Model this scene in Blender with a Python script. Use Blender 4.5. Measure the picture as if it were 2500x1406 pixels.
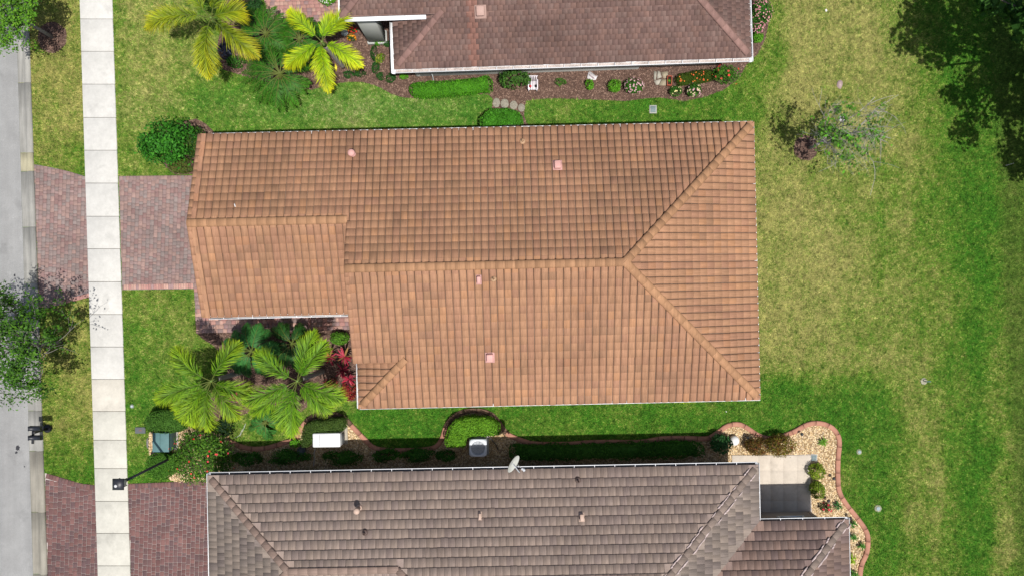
import bpy, bmesh, math, random
import numpy as np
from mathutils import Vector, Matrix

for _o in list(bpy.data.objects):
    bpy.data.objects.remove(_o, do_unlink=True)
scene = bpy.context.scene
COL = scene.collection
rng = np.random.default_rng(7)
random.seed(7)
R = math.radians

# ------------------------------------------------------------------ camera
H = 34.5                 # drone height above the lawn (m)
PXM = 52.5               # photo pixels per metre at ground level
F = H * PXM              # focal length in photo pixels
cam_d = bpy.data.cameras.new('camera')
cam = bpy.data.objects.new('camera', cam_d)
COL.objects.link(cam)
cam.location = (0, 0, H)
cam.rotation_euler = (0, 0, 0)
cam_d.sensor_width = 36.0
cam_d.lens = 36.0 * F / 2500.0
cam_d.clip_end = 3000.0
scene.camera = cam

# ------------------------------------------------------------------ sky, sun, exposure
SX, SY = -0.185, 0.248                      # shadow offset per metre of height
sun_dir = Vector((-SX, -SY, 1.0)).normalized()
world = bpy.data.worlds.new('World')
scene.world = world
world.use_nodes = True
wn = world.node_tree
bg = wn.nodes['Background']
sky = wn.nodes.new('ShaderNodeTexSky')
sky.sky_type = 'NISHITA'
sky.sun_disc = False
sky.sun_elevation = math.asin(sun_dir.z)
sky.sun_rotation = math.atan2(sun_dir.x, sun_dir.y)
wn.links.new(sky.outputs[0], bg.inputs[0])
bg.inputs[1].default_value = 0.092
sky.dust_density = 2.5
sky.ozone_density = 0.5
sd = bpy.data.lights.new('sun', 'SUN')
sd.energy = 4.8
sd.angle = R(0.5)
sd.color = (1.0, 0.965, 0.92)
sun = bpy.data.objects.new('sun', sd)
COL.objects.link(sun)
sun.rotation_euler = sun_dir.to_track_quat('Z', 'Y').to_euler()
sun.location = (0, 0, 60)
vs = scene.view_settings
vs.view_transform = 'Standard'
vs.look = 'None'
vs.gamma = 1.0
vs.use_curve_mapping = False
vs.exposure = 0.17

# ------------------------------------------------------------------ helpers
def P(px, py, z=0.0):
    """photo pixel seen at height z -> world point"""
    k = (H - z) / F
    return np.array([(px - 1250.0) * k, (703.0 - py) * k, z])

def lin(r, g, b):
    """8-bit sRGB -> linear"""
    o = []
    for c in (r, g, b):
        c /= 255.0
        o.append(c / 12.92 if c <= 0.04045 else ((c + 0.055) / 1.055) ** 2.4)
    return np.array(o)

ORG = {}
def root_org(o):
    while o.parent is not None:
        o = o.parent
    return ORG.get(o.name, np.zeros(3))

def tag(o, label=None, cat=None, group=None, kind=None):
    if label: o['label'] = label
    if cat: o['category'] = cat
    if group: o['group'] = group
    if kind: o['kind'] = kind
    return o

def thing(name, label, cat, loc=(0, 0, 0), group=None):
    o = bpy.data.objects.new(name, None)
    o.empty_display_size = 0.2
    COL.objects.link(o)
    o.location = loc
    ORG[o.name] = np.array(loc, float)
    return tag(o, label, cat, group)

class MB:
    """collects geometry with one colour per vertex; build() links ONE mesh object"""
    def __init__(s):
        s.v = []; s.c = []; s.idx = []; s.cnt = []; s.n = 0
    def add(s, verts, faces, col):
        verts = np.asarray(verts, float).reshape(-1, 3)
        col = np.asarray(col, float)
        if col.ndim == 1:
            col = np.repeat(col[None, :], len(verts), 0)
        if isinstance(faces, np.ndarray):
            s.idx.append((faces + s.n).reshape(-1)); s.cnt.append(np.full(len(faces), faces.shape[1]))
        else:
            s.idx.append(np.array([i for f in faces for i in f], int) + s.n)
            s.cnt.append(np.array([len(f) for f in faces], int))
        s.v.append(verts); s.c.append(col); s.n += len(verts)
        return s
    def mesh(s, name, mat, org, smooth=False):
        V = np.concatenate(s.v) - org
        C = np.concatenate(s.c)
        I = np.concatenate(s.idx).astype(np.int32)
        N = np.concatenate(s.cnt).astype(np.int32)
        me = bpy.data.meshes.new(name)
        me.vertices.add(len(V)); me.vertices.foreach_set('co', V.astype(np.float32).ravel())
        me.loops.add(len(I)); me.loops.foreach_set('vertex_index', I)
        me.polygons.add(len(N))
        st = np.concatenate([[0], np.cumsum(N)[:-1]]).astype(np.int32)
        me.polygons.foreach_set('loop_start', st)
        if smooth:
            me.polygons.foreach_set('use_smooth', np.ones(len(N), bool))
        at = me.attributes.new('Col', 'FLOAT_COLOR', 'POINT')
        at.data.foreach_set('color', np.concatenate([np.clip(C, 0, 1), np.ones((len(C), 1))], 1).astype(np.float32).ravel())
        me.update(calc_edges=True)
        me.validate()
        me.materials.append(mat)
        return me
    def build(s, name, mat, parent=None, smooth=False, loc=None, kind=None):
        if not s.v:
            return None
        if parent is not None:
            org = root_org(parent)
        else:
            org = np.array(loc if loc is not None else (0, 0, 0), float)
        o = bpy.data.objects.new(name, s.mesh(name, mat, org, smooth))
        COL.objects.link(o)
        if parent is not None:
            o.parent = parent
        else:
            o.location = org
            ORG[o.name] = org
        if kind: o['kind'] = kind
        return o

def rotz(a):
    c, s = math.cos(a), math.sin(a)
    return np.array([[c, -s, 0], [s, c, 0], [0, 0, 1]])

def box(mb, c, size, rot=0.0, col=(.5, .5, .5), bev=0.0, seg=1, tilt=None):
    """box centred on c, rounded with bev"""
    bm = bmesh.new()
    bmesh.ops.create_cube(bm, size=1.0)
    for v in bm.verts:
        v.co = Vector((v.co.x * size[0], v.co.y * size[1], v.co.z * size[2]))
    if bev > 0:
        bmesh.ops.bevel(bm, geom=list(bm.edges), offset=bev, segments=seg, affect='EDGES', profile=0.5)
    V = np.array([v.co[:] for v in bm.verts])
    bm.verts.index_update()
    Fc = [[v.index for v in f.verts] for f in bm.faces]
    bm.free()
    M = rotz(rot)
    if tilt is not None:
        M = M @ np.array(Matrix.Rotation(tilt[0], 3, tilt[1]))
    mb.add(V @ M.T + np.array(c, float), Fc, col)

def tube(mb, pts, radii, sides=6, col=(.2, .2, .2), cap=True):
    pts = np.asarray(pts, float)
    n = len(pts)
    radii = np.broadcast_to(np.asarray(radii, float), (n,))
    d = np.gradient(pts, axis=0)
    d /= np.linalg.norm(d, axis=1)[:, None] + 1e-9
    ref = np.where(np.abs(d[:, 2:3]) > 0.9, np.array([[1., 0, 0]]), np.array([[0., 0, 1]]))
    a = np.cross(d, ref); a /= np.linalg.norm(a, axis=1)[:, None] + 1e-9
    b = np.cross(d, a)
    th = np.linspace(0, 2 * np.pi, sides, endpoint=False)
    V = pts[:, None] + radii[:, None, None] * (np.cos(th)[None, :, None] * a[:, None] + np.sin(th)[None, :, None] * b[:, None])
    V = V.reshape(-1, 3)
    fs = []
    for i in range(n - 1):
        for k in range(sides):
            k2 = (k + 1) % sides
            fs.append((i * sides + k, i * sides + k2, (i + 1) * sides + k2, (i + 1) * sides + k))
    if cap:
        fs.append(tuple(range(sides - 1, -1, -1)))
        fs.append(tuple((n - 1) * sides + k for k in range(sides)))
    col = np.asarray(col, float)
    if col.ndim == 2:
        col = np.repeat(col, sides, 0)
    mb.add(V, fs, col)

def lathe(mb, c, prof, sides=20, col=(.5, .5, .5), sx=1.0, sy=1.0):
    """prof: list of (radius, z)"""
    th = np.linspace(0, 2 * np.pi, sides, endpoint=False)
    V = []
    for r, z in prof:
        V.append(np.stack([c[0] + r * sx * np.cos(th), c[1] + r * sy * np.sin(th), np.full(sides, c[2] + z)], 1))
    V = np.concatenate(V)
    fs = []
    for i in range(len(prof) - 1):
        for k in range(sides):
            k2 = (k + 1) % sides
            fs.append((i * sides + k, i * sides + k2, (i + 1) * sides + k2, (i + 1) * sides + k))
    fs.append(tuple((len(prof) - 1) * sides + k for k in range(sides)))
    fs.append(tuple(range(sides - 1, -1, -1)))
    mb.add(V, fs, col)

def inpoly(pts, poly):
    """vectorised point in polygon; pts (N,2)"""
    poly = np.asarray(poly, float)
    x, y = pts[:, 0], pts[:, 1]
    ins = np.zeros(len(pts), bool)
    j = len(poly) - 1
    for i in range(len(poly)):
        xi, yi = poly[i]; xj, yj = poly[j]
        c = ((yi > y) != (yj > y)) & (x < (xj - xi) * (y - yi) / (yj - yi + 1e-12) + xi)
        ins ^= c
        j = i
    return ins

def clip_half(poly, p, n):
    """keep the part of a polygon (N,k) where dot(xy-p, n) >= 0"""
    out = []
    m = len(poly)
    d = [(q[0] - p[0]) * n[0] + (q[1] - p[1]) * n[1] for q in poly]
    for i in range(m):
        j = (i + 1) % m
        if d[i] >= 0:
            out.append(poly[i])
        if (d[i] >= 0) != (d[j] >= 0):
            t = d[i] / (d[i] - d[j])
            out.append(poly[i] + t * (poly[j] - poly[i]))
    return out

def earea(p):
    a = 0
    for i in range(len(p)):
        j = (i + 1) % len(p)
        a += p[i][0] * p[j][1] - p[j][0] * p[i][1]
    return a / 2

class VNoise:
    """tiling value noise, vectorised"""
    def __init__(s, seed):
        s.g = np.random.default_rng(seed).random((64, 64))
    def __call__(s, x, y):
        x = np.asarray(x, float); y = np.asarray(y, float)
        xi = np.floor(x).astype(int); yi = np.floor(y).astype(int)
        fx = x - xi; fy = y - yi
        fx = fx * fx * (3 - 2 * fx); fy = fy * fy * (3 - 2 * fy)
        g = s.g
        a = g[xi % 64, yi % 64]; b = g[(xi + 1) % 64, yi % 64]
        c = g[xi % 64, (yi + 1) % 64]; d = g[(xi + 1) % 64, (yi + 1) % 64]
        return (a * (1 - fx) + b * fx) * (1 - fy) + (c * (1 - fx) + d * fx) * fy
N1, N2, N3, N4 = VNoise(1), VNoise(2), VNoise(3), VNoise(4)
def fbm(n, x, y):
    return (n(x, y) + .5 * n(x * 2.1 + 7, y * 2.1 + 3) + .25 * n(x * 4.3 + 11, y * 4.3 + 17)) / 1.75

# ------------------------------------------------------------------ materials
def vcmat(name, rough=.8, spec=.3, layers=(), bump=None, trans=0.0, metal=0.0):
    """vertex-colour material; layers: (scale xyz, detail, low, high) noise factors multiplied on"""
    m = bpy.data.materials.new(name)
    m.use_nodes = True
    nt = m.node_tree; N = nt.nodes; L = nt.links
    pb = N['Principled BSDF']
    pb.inputs['Roughness'].default_value = rough
    pb.inputs['Specular IOR Level'].default_value = spec
    pb.inputs['Metallic'].default_value = metal
    at = N.new('ShaderNodeAttribute'); at.attribute_name = 'Col'
    geo = N.new('ShaderNodeNewGeometry')
    cur = at.outputs['Color']
    for sc, det, lo, hi, *rng_ in layers:
        f0, f1 = rng_ if rng_ else (.28, .72)
        mp = N.new('ShaderNodeMapping'); mp.inputs['Scale'].default_value = sc
        L.new(geo.outputs['Position'], mp.inputs['Vector'])
        nz = N.new('ShaderNodeTexNoise'); nz.inputs['Scale'].default_value = 1.0
        nz.inputs['Detail'].default_value = det; nz.inputs['Roughness'].default_value = .62
        L.new(mp.outputs[0], nz.inputs['Vector'])
        mr = N.new('ShaderNodeMapRange')
        mr.inputs['From Min'].default_value = f0; mr.inputs['From Max'].default_value = f1
        mr.inputs['To Min'].default_value = lo; mr.inputs['To Max'].default_value = hi
        L.new(nz.outputs['Fac'], mr.inputs['Value'])
        sc_ = N.new('ShaderNodeVectorMath'); sc_.operation = 'SCALE'
        L.new(cur, sc_.inputs[0]); L.new(mr.outputs[0], sc_.inputs['Scale'])
        cur = sc_.outputs[0]
    L.new(cur, pb.inputs['Base Color'])
    if bump:
        nz = N.new('ShaderNodeTexNoise'); nz.inputs['Scale'].default_value = bump[0]
        nz.inputs['Detail'].default_value = 4
        L.new(geo.outputs['Position'], nz.inputs['Vector'])
        bp = N.new('ShaderNodeBump'); bp.inputs['Strength'].default_value = bump[1]
        bp.inputs['Distance'].default_value = bump[2]
        L.new(nz.outputs['Fac'], bp.inputs['Height'])
        L.new(bp.outputs[0], pb.inputs['Normal'])
    if trans > 0:
        tr = N.new('ShaderNodeBsdfTranslucent')
        L.new(cur, tr.inputs['Color'])
        mx = N.new('ShaderNodeMixShader'); mx.inputs[0].default_value = trans
        L.new(pb.outputs[0], mx.inputs[1]); L.new(tr.outputs[0], mx.inputs[2])
        L.new(mx.outputs[0], N['Material Output'].inputs['Surface'])
    return m

M_TILE_V = vcmat('barrel_tile_ns', .78, .2, [((26, 1.6, 6), 4, .82, 1.10), ((.38, .30, .4), 5, .78, 1.10), ((9, .8, 3), 5, .80, 1.05), ((60, 60, 60), 2, .93, 1.06)])
M_TILE_U = vcmat('barrel_tile_ew', .78, .2, [((1.6, 26, 6), 4, .84, 1.10), ((.30, .38, .4), 5, .80, 1.10), ((.8, 9, 3), 5, .82, 1.05), ((60, 60, 60), 2, .93, 1.06)])
M_FLAT_V = vcmat('flat_tile_ns', .8, .25, [((30, 1.6, 5), 4, .76, 1.18), ((.5, .3, .4), 4, .90, 1.08), ((60, 60, 60), 2, .92, 1.08)])
M_FLAT_U = vcmat('flat_tile_ew', .8, .25, [((1.6, 30, 5), 4, .76, 1.18), ((.3, .5, .4), 4, .90, 1.08), ((60, 60, 60), 2, .92, 1.08)])
M_SHIN = vcmat('shingle', .85, .2, [((.9, .35, 1), 5, .70, 1.16), ((9, 2.0, 3), 4, .84, 1.13), ((50, 50, 50), 2, .92, 1.07)])
M_CONC = vcmat('concrete', .85, .25, [((1.15, 1.15, 1.15), 8, .88, 1.0, .33, .42), ((3.1, 3.1, 3.1), 8, .90, 1.0, .30, .36), ((.6, .6, .6), 6, .90, 1.05), ((2.6, 2.6, 2.6), 6, .91, 1.05), ((9, 9, 9), 5, .93, 1.04), ((40, 40, 40), 3, .94, 1.04)])
M_KERB = vcmat('kerb_concrete', .88, .2, [((5, .35, 2), 5, .66, 1.16), ((1.2, 1.2, 1.2), 4, .86, 1.1), ((30, 30, 30), 3, .93, 1.05)])
M_ASPH = vcmat('asphalt', .9, .25, [((.7, .7, .7), 8, .88, 1.0, .36, .42), ((2.3, 2.3, 2.3), 8, 1.0, 1.10, .60, .66), ((.9, .06, .2), 5, .84, 1.12), ((1.1, 1.1, 1), 6, .86, 1.08), ((42, 42, 42), 3, .80, 1.18)], bump=(90, .3, .01))
M_PAV = vcmat('paver', .88, .2, [((7, 7, 7), 4, .86, 1.12), ((40, 40, 40), 3, .88, 1.1)])
M_SAND = vcmat('joint_sand', .95, .1, [((20, 20, 20), 3, .8, 1.15)])
M_LAWN = vcmat('lawn_soil', .95, .1, [((14, 14, 14), 5, .62, 1.3), ((45, 45, 45), 3, .7, 1.25)], bump=(60, .6, .03))
M_GRASS = vcmat('grass_blade', .75, .2, [], trans=.25)
M_MULCH = vcmat('mulch', .95, .1, [((3, 3, 3), 4, .75, 1.25), ((26, 26, 26), 4, .55, 1.45)], bump=(45, .8, .03))
M_CHIP = vcmat('mulch_chip', .9, .15, [((9, 9, 9), 2, .85, 1.15)])
M_ROCK = vcmat('river_rock', .8, .3, [((12, 12, 12), 3, .8, 1.15)])
M_LEAF = vcmat('leaf', .6, .12, [], trans=.28)
M_FROND = vcmat('palm_leaflet', .55, .2, [], trans=.3)
M_BARK = vcmat('bark', .9, .15, [((8, 8, 30), 4, .65, 1.25)])
M_STUC = vcmat('stucco', .85, .2, [((.8, .8, .8), 4, .93, 1.05), ((40, 40, 40), 2, .95, 1.04)])
M_PAINT = vcmat('white_paint', .45, .4, [((2.2, 2.2, 2.2), 4, .9, 1.05)])
M_DIRTY = vcmat('weathered_white_paint', .6, .3, [((1.6, 1.6, 1.6), 5, .78, 1.06), ((12, 12, 12), 4, .86, 1.06)])
M_MET = vcmat('painted_metal', .6, .3, [((5, 5, 5), 4, .9, 1.06)])
M_BLK = vcmat('black_metal', .45, .45, [((6, 6, 6), 3, .85, 1.15)])
M_GLASS = vcmat('dark_glass', .08, .6, [])
M_PLAS = vcmat('plastic', .5, .4, [((7, 7, 7), 3, .9, 1.06)])
M_STONE = vcmat('stone', .9, .2, [((9, 9, 9), 5, .75, 1.15), ((35, 35, 35), 3, .85, 1.1)])
M_STEP = vcmat('spotted_stone', .9, .2, [((20, 20, 20), 4, .45, 1.2)])
M_CLAY = vcmat('clay_block', .88, .2, [((4, 4, 4), 4, .85, 1.1), ((40, 40, 40), 2, .92, 1.06)])
# ================================================================== GROUND PLAN (photo pixels at ground level)
kerb_front = lambda y: 38.5 + .0303 * y
kerb_back = lambda y: 70 + .0335 * y
walk_l = lambda y: 196 + .0315 * y
walk_r = lambda y: 275 + .0318 * y

DRIVE_A = [(84, 402), (120, 408), (165, 418), (211, 432), (220, 724), (180, 730), (135, 742), (97, 758)]
DRIVE_B = [(291, 432), (590, 429), (596, 704), (299, 708)]
WALK_A = [(474, 700), (600, 700), (600, 770), (480, 813)]
WALK_B = [(480, 745), (905, 733), (905, 803), (480, 813)]
DRIVE_C = [(110, 1153), (150, 1166), (195, 1180), (235, 1185), (247, 1560), (122, 1560)]
DRIVE_D = [(313, 1181), (560, 1174), (575, 1560), (325, 1560)]
WALK_T = [(610, -160), (905, -160), (905, 48), (830, 52), (720, 58), (655, 45)]

BED_TOP = [(545, 171), (580, 182), (616, 192), (690, 210), (762, 220), (800, 208), (821, 205), (850, 201), (880, 201), (905, 206), (924, 213), (940, 222), (955, 230),
           (972, 236), (989, 239), (1025, 242), (1086, 236), (1158, 231), (1192, 232), (1203, 242), (1202, 264), (1185, 280), (1172, 290), (1166, 345), (1300, 345), (1291, 308), (1279, 283), (1282, 261),
           (1284, 247), (1310, 243), (1352, 241), (1420, 243), (1470, 245), (1525, 248), (1573, 242), (1610, 239), (1641, 244), (1670, 248), (1719, 238), (1767, 220), (1803, 193),
           (1822, 160), (1852, 130), (1868, 97), (1876, 60), (1878, 0), (1870, -120), (1700, -200), (905, -200), (905, 48), (655, 45), (600, -100), (560, -60), (540, 60), (530, 120)]
BED_SW = [(480, 813), (497, 828), (520, 842), (545, 870), (556, 905), (540, 950), (500, 985), (480, 1015), (520, 1030), (600, 1010), (640, 985), (690, 990), (735, 1005), (760, 985), (800, 975), (850, 978), (900, 978), (930, 940), (930, 803), (870, 803)]
BED_NW = [(440, 300), (480, 290), (505, 305), (527, 327), (560, 345), (560, 420), (430, 428), (400, 405), (405, 340)]
CURB = [(557, 1074), (594, 1090), (624, 1094.5), (656, 1091), (691, 1080), (719, 1071), (733, 1048), (754, 1022), (784, 1010), (814, 1009), (840, 1018), (860, 1039),
        (892, 1072), (911, 1090), (940, 1097), (988, 1098), (1041, 1095.6), (1067, 1087), (1081, 1065), (1089, 1039), (1108, 1015), (1137, 1003), (1168, 1001), (1199, 1010), (1218, 1030),
        (1237, 1056), (1259, 1068), (1300, 1081), (1353, 1083), (1399, 1082), (1432, 1079), (1490, 1077.6), (1562, 1077.6), (1617, 1069), (1670, 1068), (1725, 1069), (1749, 1056),
        (1773, 1039), (1800, 1034), (1821, 1042), (1848, 1060), (1870, 1068), (1900, 1066), (1936, 1053), (1967, 1036), (1997, 1031.5), (2027, 1040.6), (2045, 1062), (2048, 1086),
        (2045, 1116), (2044.5, 1162), (2048, 1198), (2064, 1228), (2091, 1262), (2112, 1292), (2118, 1316), (2114, 1350), (2103, 1374), (2098, 1406), (2096, 1470), (2098, 1560)]
BED_BOT = CURB + [(1700, 1560), (1700, 1300), (560, 1300), (505, 1190), (500, 1172), (440, 1178), (420, 1172), (385, 1150), (372, 1125), (364, 1108), (364, 1056), (385, 1040), (382, 1022), (400, 1014), (450, 1018), (470, 1045), (560, 1062)]
PATIO = [(1786, 1114), (1976, 1108), (1981, 1262), (1790, 1262)]
def ring(px, py, rx, ry, n=28, j=.08, seed=0):
    rg = np.random.default_rng(seed)
    return [(px + rx * (1 + j * (rg.random() - .5)) * math.cos(a), py + ry * (1 + j * (rg.random() - .5)) * math.sin(a)) for a in np.linspace(0, 2 * math.pi, n, endpoint=False)]
RING_R = ring(1967, 362, 30, 31, seed=1)
RING_TL = ring(128, 92, 36, 38, seed=2)
RING_L = ring(172, 850, 32, 34, seed=3)

def wpoly(poly, z=0.0):
    return np.array([P(a, b, 0)[:2].tolist() + [z] for a, b in poly])

# ------------------------------------------------------------------ lawn colour: how dry the grass is (stays with the grass, not the light)
DRYB = [  # px, py, rx, ry, dryness, weight
    (350, 60, 70, 90, .62, 1), (380, 190, 80, 90, .66, 1), (330, 290, 50, 70, .55, 1), (460, 230, 50, 60, .3, 1), (300, 390, 40, 40, .40, 1), (290, 150, 22, 150, .30, 1),
    (130, 200, 60, 110, .80, 1.2), (150, 330, 60, 60, .64, 1), (110, 400, 60, 25, .42, 1), (190, 400, 40, 30, .22, 1.2),
    (150, 960, 60, 70, .60, 1), (180, 1030, 50, 50, .66, 1), (140, 1120, 60, 40, .26, 1), (190, 1150, 60, 40, .18, 1), (150, 780, 60, 60, .6, 1),
    (345, 760, 50, 60, .46, 1), (420, 760, 50, 60, .42, 1), (350, 860, 50, 60, .28, 1), (400, 850, 60, 50, .34, 1), (345, 980, 40, 60, .2, 1), (335, 1080, 24, 40, .5, .8), (350, 1140, 40, 40, .18, 1),
    (640, 250, 120, 60, .24, 1.2), (560, 290, 100, 40, .24, 1), (870, 265, 70, 35, .46, 1), (1000, 270, 80, 50, .24, 1), (1050, 260, 50, 40, .28, 1), (1150, 270, 40, 50, .22, 1),
    (1400, 275, 160, 30, .24, 1), (1600, 275, 120, 30, .08, 1), (1750, 265, 80, 40, .14, 1), (1840, 200, 35, 90, .24, 1.4), (1880, 110, 22, 90, .32, 1.2), (1800, 270, 50, 25, .2, 1),
    (1960, 60, 90, 90, .84, 1.2), (1960, 190, 80, 80, .92, 1.2), (2080, 120, 80, 110, .84, 1), (2170, 150, 60, 150, .68, 1), (1900, 330, 45, 60, .74, 1), (2080, 280, 90, 60, .74, 1),
    (2200, 280, 60, 80, .66, 1), (2280, 300, 60, 60, .42, 1), (2220, 380, 60, 60, .52, 1), (2330, 330, 60, 80, .35, 1), (1900, 480, 60, 100, .86, 1.2), (1960, 620, 90, 110, .84, 1.2), (2060, 450, 80, 80, .66, 1),
    (1920, 780, 70, 80, .80, 1.2), (2060, 730, 90, 110, .74, 1), (2060, 870, 90, 50, .70, 1), (2160, 560, 60, 110, .46, 1), (2170, 760, 60, 80, .62, 1), (2230, 650, 60, 100, .50, 1), (2160, 880, 50, 50, .55, 1),
    (2310, 480, 60, 120, .22, 1.2), (2300, 700, 60, 120, .36, 1), (2390, 600, 40, 200, .04, 1.8), (2390, 850, 35, 120, .12, 1.2), (2360, 1100, 50, 180, .20, 1), (2395, 1250, 30, 180, .06, 1.7),
    (2450, 500, 25, 300, .42, .8), (2480, 900, 30, 500, .38, 1.2), (2425, 980, 22, 180, .58, 1.1), (2448, 1300, 9, 200, .75, 2.0),
    (2250, 820, 50, 70, .55, 1), (2240, 1000, 40, 60, .58, 1), (2250, 1120, 45, 60, .56, 1), (2260, 1260, 45, 90, .52, 1), (2190, 1200, 30, 120, .25, 1), (2330, 980, 40, 80, .38, 1),
    (1920, 1000, 90, 50, .06, 1.6), (2080, 960, 70, 50, .10, 1.4), (2110, 1060, 60, 60, .06, 1.4), (2120, 1180, 40, 60, .10, 1.2), (2080, 1150, 25, 50, .42, 1), (2160, 1330, 50, 80, .22, 1), (2290, 1380, 60, 40, .40, 1),
    (1000, 1040, 200, 40, .05, 1.6), (1400, 1030, 250, 40, .12, 1.6), (1700, 1020, 150, 40, .10, 1.4), (1850, 1060, 30, 30, .4, .6), (1300, 1010, 60, 20, .18, 1),
    (2330, 60, 130, 90, .12, 1.5), (2420, 220, 120, 110, .10, 1.5), (2340, 200, 60, 40, .3, 1),
    (650, 1050, 80, 25, .45, 1), (780, 1000, 60, 20, .55, 1), (600, 1000, 60, 40, .5, .8),
]
DB = np.array(DRYB)
def dryness(x, y):
    px = x * PXM + 1250; py = 703 - y * PXM
    num = np.full(px.shape, .35 * .02); den = np.full(px.shape, .02)
    wx = (fbm(N3, x * .55 + 9, y * .55) - .5) * 70; wy = (fbm(N4, x * .55, y * .55 + 5) - .5) * 70
    for cx, cy, rx, ry, v, w in DB:
        g = w * np.exp(-(((px + wx - cx) / rx) ** 2 + ((py + wy - cy) / ry) ** 2) * .9)
        num += g * v; den += g
    d = num / den
    d = d + (fbm(N1, x * .9, y * .9) - .5) * .36 + (fbm(N2, x * 3.1, y * 3.1) - .5) * .40 + (fbm(N4, x * 1.7 - y * .05, y * .10) - .5) * .34 * np.clip((px - 1850) / 60, 0, 1)
    d = d + np.clip((fbm(N3, x * 2.3 + 4, y * 2.3) - .62) * 4, 0, 1) * .22
    return np.clip(d, 0, 1)
G_LUSH = np.array([.062, .212, .016]); G_MID = np.array([.170, .272, .034]); G_DRY = np.array([.360, .345, .110]); G_OLV = np.array([.085, .150, .022])
def grass_col(x, y, d):
    t1 = np.clip(d / .5, 0, 1)[:, None]; t2 = np.clip((d - .42) / .5, 0, 1)[:, None]
    c = G_LUSH * (1 - t1) + G_MID * t1
    c = c * (1 - t2) + G_DRY * t2
    px = x * PXM + 1250; py = 703 - y * PXM
    edge = 2395 + .045 * py + 14 * (N2(y * .5, y * 0) - .5)
    ol = np.clip((px - edge - 12) / 26, 0, 1)[:, None] * .65
    c = c * (1 - ol) + G_OLV * ol
    # the verge by the road has browner, tired grass
    vg = np.clip((215 + .03 * py - px) / 20, 0, 1)[:, None] * .45
    c = c * (1 - vg) + c * np.array([.98, .92, .80]) * vg
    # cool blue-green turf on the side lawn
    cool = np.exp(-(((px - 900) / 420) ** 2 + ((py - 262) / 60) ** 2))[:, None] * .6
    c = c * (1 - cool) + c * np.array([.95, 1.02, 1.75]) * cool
    return c

def lawn_sheet():
    gx = np.arange(-27, 27.01, .2); gy = np.arange(-17, 17.01, .2)
    X, Y = np.meshgrid(gx, gy)
    x = X.ravel(); y = Y.ravel()
    d = dryness(x, y)
    c = grass_col(x, y, d) * .62
    z = np.zeros_like(x)
    nx = len(gx); ny = len(gy)
    i = np.arange(nx * ny).reshape(ny, nx)
    f = np.stack([i[:-1, :-1], i[:-1, 1:], i[1:, 1:], i[1:, :-1]], -1).reshape(-1, 4)
    mb = MB(); mb.add(np.stack([x, y, z], 1), f, c)
    B = 900
    oc = (G_LUSH * .45 + G_MID * .55) * .6
    for x0, x1, y0, y1 in ((-B, -27, -B, B), (27, B, -B, B), (-27, 27, 17, B), (-27, 27, -B, -17)):
        mb.add([(x0, y0, 0), (x1, y0, 0), (x1, y1, 0), (x0, y1, 0)], [(0, 1, 2, 3)], oc)
    o = mb.build('ground', M_LAWN)
    tag(o, kind='structure')
lawn_sheet()

# ------------------------------------------------------------------ road
def road():
    mb = MB()
    ys = np.linspace(-1900, 3200, 30)
    base = lin(163, 163, 161) * .68
    V = []; Fc = []
    for k, yy in enumerate(ys):
        V += [P(kerb_front(yy) - 420, yy, 0) + [0, 0, .006], P(kerb_front(yy), yy, 0) + [0, 0, .006]]
    for k in range(len(ys) - 1):
        Fc.append((2 * k, 2 * k + 1, 2 * k + 3, 2 * k + 2))
    mb.add(V, Fc, base)
    o = mb.build('road', M_ASPH); tag(o, kind='structure')
    # dark oil marks on the asphalt
    for k, (px, py, rx, ry) in enumerate([(44, 1093, 5, 6), (40, 1104, 3, 3), (36, 672, 2.5, 3), (60, 1138, 1.5, 2)]):
        mb = MB(); pts = wpoly(ring(px, py, rx, ry, 14, .7, 30 + k), .0095 + k * .0005)
        mb.add(pts, [tuple(range(13, -1, -1))], (.035, .035, .04))
        s = mb.build('oil_stain', M_ASPH, o)
road()

# ------------------------------------------------------------------ kerb of cast lengths
def kerb():
    root = thing('kerb', None, None, (P(70, 703)))
    root['kind'] = 'structure'
    js = [-420, -280, -130, 20, 203, 374, 419, 555, 690, 845, 1002, 1100, 1249, 1400, 1560, 1720]
    prof = [(0, .0), (.02, .012), (.30, .004), (.52, .055), (.66, .125), (.74, .132), (1.0, .105), (1.0, -.1), (0, -.1)]
    rg = np.random.default_rng(3)
    for a, b in zip(js[:-1], js[1:]):
        mb = MB(); V = []
        for yy in (a + .45, b - .45):
            x0, x1 = kerb_front(yy), kerb_back(yy)
            for t, z in prof:
                q = P(x0 + (x1 - x0) * t, yy); V.append((q[0], q[1], z))
        n = len(prof)
        fs = [(k, n + k, n + (k + 1) % n, (k + 1) % n) for k in range(n)] + [tuple(range(n)), tuple(range(2 * n - 1, n - 1, -1))]
        c = lin(200, 198, 190) * (.50 + .08 * rg.random())
        if (a, b) == (374, 419): c = lin(222, 214, 180) * .52
        if a >= 1100: c = lin(196, 190, 175) * .5
        mb.add(V, fs, c)
        mb.build('kerb_length', M_KERB, root)
kerb()

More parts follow.
